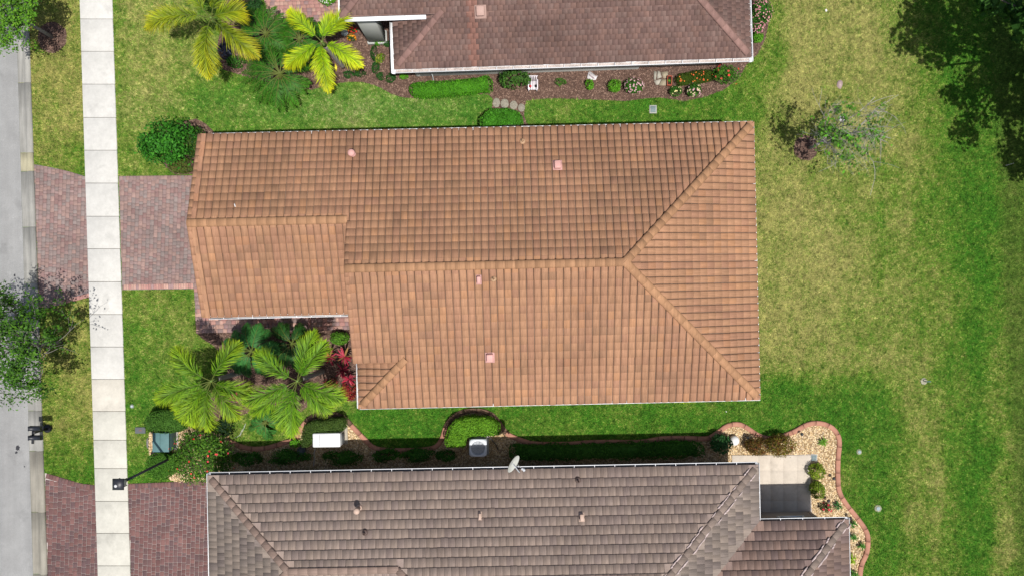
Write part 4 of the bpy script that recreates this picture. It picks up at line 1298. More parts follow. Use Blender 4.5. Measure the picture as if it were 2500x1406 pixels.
def palm(label, crown, hc, tips, c0, c1, leaf_len=.72, rows=6, n=50, seed=0, trunk_r=.11, rise=.55, lw=.024, plume=True, basepx=None, group=None, name='palm_tree', shaft=True, droop=.35, tipz=-.35):
    rg = np.random.default_rng(seed + 3000)
    C = P(*crown, hc)
    B = P(*basepx) if basepx else np.array([C[0], C[1], 0])
    root = thing(name, label, 'palm', (B[0], B[1], 0), group)
    mb = MB(); k = 14
    t = np.linspace(0, 1, k)
    pts = B[None] * (1 - t[:, None]) + C[None] * t[:, None]
    pts[:, 2] = t * hc * .86
    rad = trunk_r * (1.15 - .35 * t) * (1 + .06 * (np.arange(k) % 2))
    tube(mb, pts, rad, 10, (.26, .24, .21))
    mb.build('trunk', M_BARK, root)
    if shaft:
        mb = MB(); tube(mb, [pts[-1], C * .5 + pts[-1] * .5, C], [trunk_r * .95, trunk_r * .75, trunk_r * .4], 9, (.13, .20, .05)); mb.build('crownshaft', M_BARK, root)
    for i, tp in enumerate(tips):
        tz = tp[2] if len(tp) > 2 else tipz
        T = P(tp[0], tp[1], hc + tz)
        d = T - C; d[2] = 0; L = np.linalg.norm(d)
        mid = C + d * .5 + np.array([0, 0, rise * (.8 + .4 * rg.random()) * L / 2.2]) + np.cross(d / (L + 1e-9), [0, 0, 1]) * rg.normal(0, .10)
        mb = MB()
        cc0 = np.array(c0) * (.85 + .3 * rg.random()); cc1 = np.array(c1) * (.85 + .3 * rg.random())
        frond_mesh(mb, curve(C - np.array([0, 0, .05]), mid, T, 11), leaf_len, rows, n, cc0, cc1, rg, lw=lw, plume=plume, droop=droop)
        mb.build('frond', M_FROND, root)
    return root

PG0, PG1 = (.075, .150, .012), (.36, .37, .020)
palm('tall lime green foxtail palm at the left of the pair before the orange house', (515, 930), 4.1, [(429, 849), (584, 836), (381, 978), (444, 1028), (470, 1040), (510, 1050), (580, 1021), (612, 960), (430, 1003, -.6)], (.075, .20, .010), (.26, .39, .014), seed=1, basepx=(606, 903))
palm('tall lime green foxtail palm at the right of the pair beside red cordylines', (725, 930), 4.1, [(768, 808), (797, 834), (625, 857), (591, 982), (612, 1007, -.6), (686, 1047), (713, 1068), (810, 1004), (843, 974)], (.070, .21, .010), (.23, .39, .014), seed=2, basepx=(789, 905))
palm('bright yellow green foxtail palm by the porch of the top house', (785, 102), 3.5, [(703, 28), (819, 43), (862, 28), (884, 162), (698, 164), (783, 178), (803, 225)], (.18, .38, .008), (.56, .60, .012), leaf_len=.62, seed=3, basepx=(838, 163), n=54)
palm('olive yellow foxtail palm with a long drooping frond on the upper left lawn', (514, 43), 4.0, [(358, 69), (509, 190), (630, 139), (594, 28), (560, -60), (450, -70)], (.11, .20, .010), (.44, .45, .014), leaf_len=.80, seed=4, basepx=(596, 118), n=56)
def radial(c, r0, r1, k, a0, a1, rg):
    o = []
    for a in np.linspace(a0, a1, k):
        r = rg.uniform(r0, r1); aa = a + rg.normal(0, .08)
        o.append((c[0] + r * math.cos(aa), c[1] + r * math.sin(aa), rg.uniform(-.7, -.2)))
    return o
_r = np.random.default_rng(5)
DP0, DP1 = (.026, .105, .008), (.055, .185, .012)
def dpalm(label, c, hc, r0, r1, k, seed, a0=0, a1=6.0, c0=DP0, c1=DP1, leaf_len=.34, n=30, trunk_r=.07, lw=.032, rows=2):
    rg = np.random.default_rng(seed)
    return palm(label, c, hc, radial(c, r0, r1, k, a0, a1, rg), c0, c1, leaf_len=leaf_len, rows=rows, n=n, seed=seed, trunk_r=trunk_r, rise=.5, lw=lw, plume=False, name='date_palm', shaft=False, droop=.5)
dpalm('dark green pygmy date palm arching over the lawn below the top house bed', (683, 180), 1.7, 78, 100, 26, 11, .2, 6.2)
dpalm('dark green pygmy date palm in the bed between the two yellow palms', (648, 82), 1.6, 60, 80, 20, 12)
dpalm('dark green pygmy date palm tucked left of the bright yellow palm', (732, 95), 1.5, 50, 68, 18, 13)
dpalm('deep green feather palm behind the pair of lime palms by the front path', (613, 857), 2.3, 52, 72, 13, 14, leaf_len=.40, n=34, rows=4, c0=(.03, .13, .025), c1=(.05, .19, .04), lw=.04)
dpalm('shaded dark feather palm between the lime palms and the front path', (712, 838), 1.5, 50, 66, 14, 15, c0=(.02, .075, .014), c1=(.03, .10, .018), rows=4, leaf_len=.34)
dpalm('low soft green feather palm on the grass below the lime palms', (648, 1032), .7, 30, 44, 12, 16, c0=(.045, .17, .03), c1=(.06, .21, .04), leaf_len=.26, trunk_r=.04)

# ------------------------------------------------------------------ rosettes of broad red leaves
def rosette(label, px, py, h, r, cols, seed, k=14, name='cordyline', cat='plant', lw=.07):
    rg = np.random.default_rng(seed + 4000)
    C = P(px, py, h); root = thing(name, label, cat, (C[0], C[1], 0))
    mb = MB(); tube(mb, [(C[0], C[1], 0), (C[0] + .02, C[1], h * .6), (C[0], C[1], h)], [.03, .025, .02], 6, (.16, .12, .09)); mb.build('stem', M_BARK, root)
    for i in range(k):
        a = i * 2.39996 + rg.normal(0, .15); L = r * (.65 + .45 * rg.random()); lift = rg.uniform(.05, .5) * L
        d = np.array([math.cos(a), math.sin(a), 0]); sdv = np.array([-math.sin(a), math.cos(a), 0])
        V = []; c = np.array(cols[rg.integers(len(cols))]) * (.75 + .5 * rg.random())
        for t, w, dz in ((0, .25, 0), (.25, .8, .55), (.55, 1.0, .9), (.8, .7, .85)):
            p = C + d * L * t + np.array([0, 0, lift * dz])
            V += [p - sdv * lw * w * .5 + [0, 0, .012], p - [0, 0, .006], p + sdv * lw * w * .5 + [0, 0, .012]]
        V.append(C + d * L + np.array([0, 0, lift * .6]))
        fs = []
        for q in range(3):
            fs += [(3 * q, 3 * q + 3, 3 * q + 4, 3 * q + 1), (3 * q + 1, 3 * q + 4, 3 * q + 5, 3 * q + 2)]
        fs += [(9, 12, 10), (10, 12, 11)]
        mb = MB(); mb.add(V, fs, c); mb.build('leaf', M_LEAF, root)
    return root
RED = [(.34, .02, .045), (.44, .06, .09), (.20, .018, .035), (.20, .10, .04)]
DRED = [(.16, .012, .03), (.24, .02, .04), (.10, .012, .02)]
rosette('pink red cordyline rosette left of two under the palm frond tips', 806, 872, .8, .40, RED, 1)
rosette('pink red cordyline rosette right of two against the orange roof edge', 842, 870, .85, .46, RED + [(.30, .18, .06)], 2, k=16)
rosette('dark maroon cordyline rosette below the two pink ones', 838, 904, .7, .42, DRED, 3)
rosette('maroon and pink cordyline beside the small hip of the orange roof', 852, 925, .6, .38, RED[:2] + DRED, 4)
rosette('small hot pink cordyline between the trunks of the lime palms', 575, 967, .6, .30, [(.62, .06, .12), (.70, .14, .2)], 5)
shrub('red_shrub', 'dense dark red leafy shrub by the gutter corner of the orange roof', 'shrub', 850, 955, 22, 26, .55, .09, [(.20, .015, .02), (.30, .025, .03), (.12, .012, .018), (.26, .10, .03)], seed=1)
shrub('red_shrub', 'low red speckled shrub right of the lime palm frond', 'shrub', 808, 935, 22, 15, .45, .08, [(.20, .02, .025), (.32, .05, .05), (.07, .10, .02)], seed=2)

# ------------------------------------------------------------------ shrubs round the orange house
shrub('round_bush', 'big round glossy green bush at the front corner of the orange house', 'bush', 396, 342, 82, 62, 2.1, .14, [(.030, .15, .012), (.045, .20, .016), (.022, .11, .012), (.06, .24, .02)], dens=1.1, seed=3, lump=.5)
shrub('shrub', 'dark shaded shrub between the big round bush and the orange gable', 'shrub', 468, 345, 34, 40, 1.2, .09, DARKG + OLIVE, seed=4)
shrub('shrub', 'low olive shrub at the edge of the driveway below the round bush', 'shrub', 440, 405, 42, 22, .7, .07, OLIVE + [(.13, .10, .03)], seed=5)
hedge('clipped_hedge', 'clipped bright green hedge hiding the unit under the top eave of the orange house', 'hedge', [(1176, 312), (1176, 290), (1184, 276), (1204, 267), (1236, 266), (1262, 272), (1274, 284), (1274, 300), (1258, 304), (1222, 302), (1222, 320), (1176, 322)], 1.0, .08, [(.05, .20, .012), (.07, .26, .016), (.035, .14, .012)], seed=1)
shrub('shrub', 'yellow green shrub peeping out under the bottom eave of the orange house', 'shrub', 1675, 966, 52, 20, 1.0, .08, LIME, seed=6)
shrub('shrub', 'leafy green shrub beside the front path end above the cordylines', 'shrub', 826, 826, 28, 18, .9, .08, [(.07, .19, .014), (.11, .25, .02), (.05, .13, .014)], seed=7)
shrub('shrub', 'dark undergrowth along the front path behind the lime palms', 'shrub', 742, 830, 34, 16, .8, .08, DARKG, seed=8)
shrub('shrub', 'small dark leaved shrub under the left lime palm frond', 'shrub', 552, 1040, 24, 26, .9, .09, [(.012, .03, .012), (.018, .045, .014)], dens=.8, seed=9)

# ------------------------------------------------------------------ plants of the bottom house bed
HB = [(.055, .14, .018), (.075, .18, .022), (.04, .105, .016)]
hedge('clipped_hedge', 'clipped dark green hedge above the green utility cabinet', 'hedge', [(357, 1045), (352, 1030), (360, 1014), (385, 1006), (420, 1004), (448, 1010), (450, 1040), (440, 1052), (405, 1054), (372, 1052)], .9, .06, HB, seed=2)
hedge('clipped_hedge', 'rounded clipped green hedge below the utility cabinet crossed by the lamp post', 'hedge', [(355, 1135), (360, 1118), (380, 1108), (405, 1112), (425, 1120), (420, 1150), (405, 1166), (385, 1170), (365, 1160)], .8, .06, [(.06, .17, .016), (.085, .21, .02), (.045, .12, .016)], seed=3)
shrub('hibiscus', 'large hibiscus dotted with red flowers beside the bottom house driveway', 'shrub', 484, 1118, 84, 72, 1.9, .10, [(.045, .13, .014), (.075, .19, .018), (.11, .23, .02), (.035, .09, .014)], dens=.95, flowers=([(.75, .03, .04), (.80, .10, .08), (.70, .06, .10), (.75, .03, .05), (.70, .45, .05)], 24, .05), seed=10, lump=.35, nstem=6)
hedge('clipped_hedge', 'grey green hedge curved behind the white generator', 'hedge', [(742, 1058), (744, 1040), (764, 1031), (800, 1029), (836, 1024), (839, 1034), (836, 1049), (800, 1052), (770, 1055), (766, 1060), (764, 1072), (750, 1088), (738, 1090), (733, 1075)], .95, .06, [(.055, .10, .018), (.075, .125, .022), (.04, .08, .016)], seed=4)
hedge('clipped_hedge', 'bright green horseshoe hedge round the air conditioner', 'hedge', [(1091, 1090), (1090, 1068), (1097, 1046), (1112, 1030), (1140, 1022), (1170, 1021), (1200, 1027), (1217, 1038), (1218, 1055), (1205, 1062), (1170, 1062), (1143, 1064), (1136, 1070), (1133, 1090)], 1.0, .075, [(.10, .25, .014), (.15, .32, .02), (.07, .18, .014)], seed=5)
shrub('shrub', 'small bright green shrub left of the white generator', 'shrub', 719, 1083, 15, 11, .5, .08, BRIGHT, seed=11)
for k, (px, py, rx, ry, lb) in enumerate([(600, 1122, 38, 17, 'shaded foundation shrub beside the hibiscus under the bottom house eave'), (700, 1119, 52, 19, 'broad shaded foundation shrub left of the generator cable'), (835, 1117, 48, 19, 'shaded foundation shrub right of the generator cable'), (945, 1112, 40, 17, 'shaded foundation shrub below the left end of the dark curb'), (1020, 1111, 40, 17, 'shaded foundation shrub between its twin and the air conditioner'), (1092, 1112, 26, 14, 'small shaded shrub just left of the air conditioner')]):
    shrub('foundation_shrub', lb, 'shrub', px, py, rx * 1.15, ry * 1.2, .75 + .08 * (k % 3), .09, GREEN, group='shrubs along the bottom house wall', seed=20 + k, lump=.5)
hedge('foundation_hedge', 'long shaded hedge right of the satellite dish along the bottom house wall', 'hedge', [(1246, 1104), (1250, 1092), (1320, 1093), (1400, 1092), (1480, 1090), (1560, 1088), (1640, 1084), (1700, 1083), (1718, 1092), (1716, 1110), (1640, 1114), (1500, 1117), (1350, 1120), (1250, 1121)], .8, .08, GREEN, seed=6, rough=.1)
shrub('shrub', 'dark spiky green shrub beside the white globe at the bed corner', 'shrub', 1764, 1086, 28, 26, 1.1, .11, [(.020, .07, .018), (.03, .10, .024), (.05, .16, .05)], seed=30)
shrub('copper_shrub', 'left half of the bronze and green shrub pair above the patio', 'shrub', 1852, 1090, 34, 24, .95, .08, [(.09, .055, .015), (.13, .10, .018), (.16, .06, .02), (.06, .05, .014)], seed=31)
shrub('copper_shrub', 'right larger bronze and green shrub of the pair above the patio', 'shrub', 1910, 1088, 40, 30, 1.05, .08, [(.10, .075, .016), (.17, .17, .02), (.16, .065, .02), (.07, .06, .014)], seed=32)
shrub('ball_shrub', 'upper round yellow green ball shrub right of the patio', 'shrub', 1997, 1152, 22, 21, .8, .07, [(.17, .25, .02), (.24, .32, .025), (.10, .17, .016)], seed=33)
shrub('ball_shrub', 'lower round yellow green ball shrub right of the patio', 'shrub', 1998, 1198, 22, 23, .85, .07, [(.15, .24, .02), (.21, .29, .025), (.09, .15, .016)], seed=34)
def tuft(label, px, py, r, h, cols, seed, k=26, name='grassy_plant'):
    rg = np.random.default_rng(seed + 5000)
    B = P(px, py, h * .5); B[2] = 0
    root = thing(name, label, 'plant', B)
    r /= PXM
    for i in range(k):
        a = rg.uniform(0, 2 * np.pi); L = r * (.6 + .5 * rg.random()); hh = h * (.5 + .6 * rg.random())
        d = np.array([math.cos(a), math.sin(a), 0]); sv = np.array([-math.sin(a), math.cos(a), 0]) * .022
        c = np.array(cols[rg.integers(len(cols))]) * (.75 + .5 * rg.random())
        p1 = B + d * L * .45 + [0, 0, hh]; p2 = B + d * L + [0, 0, hh * .55]
        mb = MB(); mb.add([B - sv * .6, B + sv * .6, p1 + sv, p1 - sv, p2], [(0, 1, 2, 3), (3, 2, 4)], c); mb.build('leaf', M_LEAF, root)
tuft('small green plant with a shadow alone in the upper gravel', 2010, 1078, 16, .3, [(.10, .24, .02), (.14, .30, .03)], 1)
tuft('dark green tufted plant against the curb bend near the wing wall', 2046, 1233, 14, .35, [(.03, .12, .03), (.05, .16, .03)], 2)
tuft('topmost green tuft between the wing gutter and the curb', 2084, 1280, 13, .4, [(.04, .14, .02), (.07, .2, .03)], 3)
tuft('second green tuft down between the wing gutter and the curb', 2083, 1312, 13, .4, [(.04, .14, .02), (.06, .2, .03)], 4)
tuft('green tuft touching the curb below the other wing tufts', 2103, 1332, 13, .35, [(.04, .15, .02), (.07, .2, .03)], 5)
tuft('yellow green tuft half under the wing gutter', 2081, 1364, 15, .4, [(.20, .34, .02), (.28, .40, .03)], 6)
tuft('lowest green tuft at the bottom edge beside the wing', 2085, 1401, 15, .4, [(.05, .17, .02), (.08, .22, .03)], 7)
shrub('flowering_plant', 'small plant with red flowers by the wing window corner', 'plant', 2018, 1240, 16, 14, .45, .07, [(.05, .12, .02), (.12, .08, .03)], flowers=([(.65, .04, .08)], 9, .06), seed=35, dens=.7)

# ------------------------------------------------------------------ plants of the top house bed
hedge('clipped_hedge', 'long straight clipped bright green hedge in the mulch below the top house', 'hedge', [(1001, 210), (1010, 204), (1080, 200), (1150, 194), (1192, 186), (1198, 196), (1198, 216), (1150, 223), (1080, 230), (1015, 233), (1003, 224)], .7, .075, [(.06, .22, .010), (.09, .29, .014), (.04, .15, .012)], seed=7)
shrub('shrub', 'broad spiky green shrub beside the little white chair', 'shrub', 1258, 192, 42, 26, 1.1, .12, [(.04, .11, .018), (.065, .16, .022), (.03, .08, .016)], seed=40)
shrub('ball_shrub', 'small round green shrub under the white fan-shaped stone', 'shrub', 1440, 205, 12, 14, .55, .07, BRIGHT, seed=41)
shrub('ball_shrub', 'round bright green shrub between the fan stone and the pink flowers', 'shrub', 1500, 209, 19, 17, .65, .08, BRIGHT, seed=42)
shrub('flowering_shrub', 'round shrub covered in pale pink flowers left of the flagstones', 'shrub', 1549, 208, 25, 20, .75, .07, GREEN, flowers=([(.75, .42, .48), (.8, .55, .55)], 60, .045), seed=43)
shrub('flowering_shrub', 'small green shrub with cream buds below the terracotta trough', 'shrub', 1650, 222, 17, 13, .5, .07, GREEN, flowers=([(.7, .65, .3)], 14, .04), seed=44)
shrub('flowering_shrub', 'green shrub edged with pink flowers below the orange flower mound', 'shrub', 1696, 220, 20, 18, .65, .07, GREEN, flowers=([(.75, .45, .5), (.7, .65, .35)], 30, .045), seed=45)
hedge('flower_mound', 'dark green low mound dotted with orange flowers by the top house corner', 'shrub', [(1652, 192), (1660, 183), (1690, 177), (1725, 172), (1746, 176), (1748, 188), (1725, 197), (1690, 203), (1660, 205)], .4, .05, [(.045, .085, .008), (.065, .11, .010), (.035, .065, .008)], flowers=([(.85, .16, .06), (.80, .25, .05)], 24, .036), seed=8)
shrub('hibiscus', 'loose shrub with red blooms under the right gutter corner of the top house', 'shrub', 1778, 180, 36, 28, 1.1, .09, [(.05, .15, .015), (.08, .21, .02)], dens=.7, flowers=([(.75, .05, .05), (.7, .12, .08)], 12, .06), seed=46, lump=.4)
shrub('flowering_shrub', 'tall shrub massed with pink flowers at the right edge of the top house', 'shrub', 1860, 28, 28, 36, 1.2, .08, GREEN, flowers=([(.75, .30, .36), (.8, .42, .42)], 110, .036), seed=47)
shrub('flowering_shrub', 'smaller pink flowered shrub just below the tall one at the top right gutter', 'shrub', 1851, 66, 18, 16, .8, .07, GREEN, flowers=([(.75, .32, .38)], 40, .036), seed=48)
shrub('ball_shrub', 'round bright green shrub at the lower end of the pink flower strip', 'shrub', 1851, 92, 15, 14, .6, .07, BRIGHT, seed=49)
shrub('small_plant', 'sparse weedy plant in bare mulch right of the little chair', 'plant', 1366, 200, 18, 12, .35, .07, [(.05, .16, .02), (.09, .2, .03)], dens=.5, seed=50, lump=.5)
for k, (px, py, rx, ry, lb) in enumerate([(912, 128, 9, 22, 'upright strip of dark groundcover left of the white gutter corner'), (916, 165, 11, 16, 'dark groundcover clump continuing below the upright strip'), (925, 102, 14, 10, 'green clump nearest the porch pier'), (945, 106, 9, 8, 'dark green clump tight against the side gutter'), (930, 186, 13, 11, 'dark green clump at the lower bend of the groundcover'), (850, 182, 18, 10, 'left dark groundcover clump below the yellow palm'), (878, 180, 16, 10, 'right dark groundcover clump below the yellow palm'), (953, 190, 15, 13, 'dark clump under the white gutter corner'), (985, 187, 12, 8, 'small light green clump right of the gutter corner')]):
    shrub('groundcover_clump', lb, 'plant', px, py, rx, ry, .35, .06, DARKG + GREEN[:1] if k not in (2, 8) else BRIGHT, seed=60 + k, group='groundcover clumps in the mulch')
shrub('small_plant', 'yellow green young plant in the mulch beside the side gutter', 'plant', 930, 143, 15, 15, .5, .09, [(.10, .22, .015), (.25, .25, .03)], dens=.45, seed=70, lump=.5)
shrub('blue_plant', 'grey blue leaved plant shaded by the olive palm', 'plant', 548, 125, 20, 24, .5, .10, [(.05, .06, .10), (.08, .09, .13), (.03, .04, .05)], seed=71)
shrub('flowering_plant', 'red flowering plant in a pot by the porch pier', 'plant', 860, 74, 14, 7, .4, .06, GREEN, flowers=([(.75, .03, .03), (.8, .05, .05)], 16, .06), seed=72)
shrub('flowering_plant', 'orange flowered plant below the red one near the porch', 'plant', 858, 92, 12, 9, .35, .06, GREEN, flowers=([(.85, .30, .02), (.85, .42, .05)], 16, .05), seed=73)
shrub('shrub', 'green shrub against the top edge of the entry path', 'shrub', 795, -4, 26, 14, .6, .08, BRIGHT, flowers=([(.8, .8, .75)], 24, .035), seed=74)
shrub('shrub', 'dark shrub beside the entry path behind the olive palm', 'shrub', 620, 20, 30, 30, .9, .09, DARKG, seed=75)
shrub('shrub', 'mid green fern-like filler low between the date palms', 'shrub', 690, 110, 40, 30, .7, .10, GREEN + DARKG, seed=76, lump=.4)
shrub('shrub', 'leafy green filler under the olive palm at the bed edge', 'shrub', 575, 150, 26, 18, .5, .08, GREEN, seed=77)

# ------------------------------------------------------------------ branching trees
def tree(name, label, base, h0, trunk_r, crown, lv, nleaf, leaf, cols, seed, twig=.35, barkc=(.22, .20, .18), ldens=6, up=.35, first=4, ang=.75, cat='tree', lspread=.5, clump=None):
    """crown: (centre xyz, radii xyz) that limbs grow into"""
    rg = np.random.default_rng(seed + 6000)
    base = np.array(base, float); cen, rad = np.array(crown[0], float), np.array(crown[1], float)
    root = thing(name, label, cat, base)
    fork = base + np.array([(cen[0] - base[0]) * .3, (cen[1] - base[1]) * .3, h0])
    mb = MB(); tube(mb, [base, (base + fork) / 2 + rg.normal(0, .04, 3), fork], [trunk_r * 1.25, trunk_r, trunk_r * .85], 9, barkc); mb.build('trunk', M_BARK, root)
    twigs = []; limbs = MB()
    def grow(p, d, L, r, lvl):
        n = 4; pts = [p]; dd = d.copy()
        for i in range(n):
            dd = dd + rg.normal(0, .13, 3); dd[2] += up * .08
            dd /= np.linalg.norm(dd)
            pts.append(pts[-1] + dd * L / n)
        q = (pts[-1] - cen) / rad
        tube(limbs, pts, np.linspace(r, r * .6, n + 1), 5 if lvl < 2 else 4, np.array(barkc) * (.8 + .4 * rg.random()), cap=False)
        if lvl >= lv - 2:
            twigs.append((np.array(pts), lvl))
        if lvl < lv and np.linalg.norm(q) < 1.15:
            for k in range(rg.integers(2, 4) + (1 if lvl == 0 else 0)):
                a = rg.normal(0, 1, 3); a -= dd * (a @ dd); a /= np.linalg.norm(a)
                nd = dd * math.cos(ang * (.6 + .6 * rg.random())) + a * math.sin(ang * (.6 + .6 * rg.random()))
                to = cen - pts[-1]; nd = nd - to / (np.linalg.norm(to) + 1e-6) * .12 if np.linalg.norm(q) < .75 else nd + to / (np.linalg.norm(to) + 1e-6) * .4
                nd /= np.linalg.norm(nd)
                grow(pts[rg.integers(2, n + 1)], nd, L * (.62 + .25 * rg.random()), r * .55, lvl + 1)
    for k in range(first):
        a = 2 * np.pi * (k + rg.random() * .6) / first
        tgt = cen + rad * np.array([math.cos(a) * .55, math.sin(a) * .55, rg.uniform(-.1, .45)])
        d = tgt - fork; L = np.linalg.norm(d); grow(fork, d / L, L * .75, trunk_r * .6, 0)
    limbs.build('branches', M_BARK, root, kind='stuff')
    # leaves along the twigs
    tp = []; 
    for pts, lvl in twigs:
        m = ldens if lvl >= lv - 1 else max(1, ldens // 3)
        t = rg.uniform(.2, 1.15, m)
        i = np.clip((t * (len(pts) - 1)).astype(int), 0, len(pts) - 2); f = np.clip(t * (len(pts) - 1) - i, 0, 1.6)[:, None]
        tp.append(pts[i] * (1 - f) + pts[i + 1] * f + rg.normal(0, twig * .3, (m, 3)))
    if tp:
        tp = np.concatenate(tp)
        if clump is not None: tp = tp[VNoise(9)(tp[:, 0] * 3.6, tp[:, 1] * 3.6 + tp[:, 2] * 2.5) > clump]
        if len(tp) > nleaf: tp = tp[rg.choice(len(tp), nleaf, replace=False)]
        out = (tp - cen) / rad; out /= np.linalg.norm(out, axis=1)[:, None] + 1e-6; out[:, 2] += .6
        tone = (.75 + .5 * fbm(N2, tp[:, 0] * 1.6, tp[:, 1] * 1.6 + tp[:, 2]))[:, None]
        mb = MB(); leafcloud(mb, tp, out, leaf, pick(cols, len(tp), rg) * tone, rg, spread=lspread); mb.build('crown', M_LEAF, root, kind='stuff')
    print(label, 'leaves', len(tp), 'limbs', limbs.n)
    return root
b = P(150, 835); tree('street_tree', 'airy small-leaved street tree leaning over the road beside the driveway', b, 1.5, .07, (b + [-.1, .05, 2.9], (2.15, 2.5, 1.3)), 5, 16000, .13, [(.034, .100, .011), (.055, .145, .014), (.026, .070, .011), (.080, .19, .014)], 1, ldens=12, twig=.35, first=5)
b = P(128, 92); tree('street_tree', 'bright green street tree at the top left over a mulch ring', b, 1.4, .07, (b + [-.35, .35, 2.9], (1.75, 1.75, 1.2)), 5, 14000, .11, [(.07, .20, .014), (.11, .27, .016), (.05, .13, .016), (.14, .30, .02)], 2, ldens=14, twig=.35, first=5)
b = P(1975, 362); tree('young_tree', 'nearly bare grey twigged tree with a few green leaves on the right lawn', b, .9, .065, (b + [.45, .25, 2.9], (1.75, 1.75, 1.6)), 6, 900, .15, [(.07, .17, .015), (.10, .30, .02), (.06, .13, .02), (.05, .11, .018)], 3, ldens=2, barkc=(.36, .34, .31), twig=.22, first=6, ang=.6, clump=.60)

# the large tree off the upper right corner whose crown shades the lawn
def big_tree(label, base, lobes, seed, leaf=.26, vis=()):
    rg = np.random.default_rng(seed + 7000)
    B = P(*base); root = thing('shade_tree', label, 'tree', B)
    fork = B + [0, 0, 3.0]
    mb = MB(); tube(mb, [B, (B + fork) / 2 + [.05, .03, 0], fork], [.34, .27, .24], 12, (.17, .14, .11)); mb.build('trunk', M_BARK, root)
    tw = MB(); cr = MB()
    for li, (px, py, r, z) in enumerate(list(lobes) + list(vis)):
        g = P(px, py)[:2] - np.array([SX, SY]) * z if li < len(lobes) else P(px, py, z)[:2]
        c = np.array([g[0], g[1], z]); r = r / PXM
        tube(tw, curve(fork, (fork + c) / 2 + [0, 0, .8], c, 7), np.linspace(.12, .02, 7), 6, (.17, .14, .11))
        n = int(240 * r * r + 50)
        d = rg.normal(0, 1, (n, 3)); d /= np.linalg.norm(d, axis=1)[:, None]
        rr = rg.random(n) ** .55
        pts = c + d * rr[:, None] * np.array([r, r, r * .6])
        pts += (np.stack([N1(pts[:, 0] * 2, pts[:, 1] * 2), N2(pts[:, 0] * 2, pts[:, 1] * 2), N3(pts[:, 1] * 2, pts[:, 2] * 2)], 1) - .5) * .7
        leafcloud(cr, pts, d + [0, 0, .8], leaf, pick([(.035, .10, .016), (.05, .13, .02), (.025, .075, .014)], n, rg), rg, aspect=.7, spread=.5)
    tw.build('branches', M_BARK, root, kind='stuff'); cr.build('crown', M_LEAF, root, kind='stuff')
big_tree('large shade tree at the top right corner, mostly seen by its shadow', (2530, 190), [(2212, 108, 42, 7), (2255, 75, 58, 7.5), (2300, 20, 70, 8), (2350, 60, 75, 8.4), (2420, 20, 90, 8), (2300, 125, 50, 7), (2430, 110, 80, 8.2), (2280, 165, 24, 6.4), (2330, 235, 38, 6.6), (2400, 190, 70, 7.4), (2470, 190, 90, 7.8), (2375, 255, 40, 6.5), (2345, 305, 32, 6), (2358, 335, 30, 5.8), (2430, 262, 55, 6.6), (2490, 270, 60, 7), (2260, 10, 60, 7.6), (2230, 60, 30, 7.2), (2440, -60, 90, 8), (2350, -40, 80, 8), (2560, 60, 100, 8.5), (2560, 180, 90, 8)], 1, vis=[(2480, 15, 40, 4.6), (2430, -5, 34, 4.8), (2500, 70, 34, 4.4), (2452, 45, 24, 4.3)])
big_tree('second shade tree beyond the right edge with a small crown', (2600, 420), [(2462, 372, 30, 5.6), (2490, 345, 36, 6), (2455, 340, 26, 5.8), (2500, 400, 36, 5.8), (2560, 370, 70, 6.5), (2610, 420, 70, 6.8), (2478, 395, 22, 5.4)], 2)

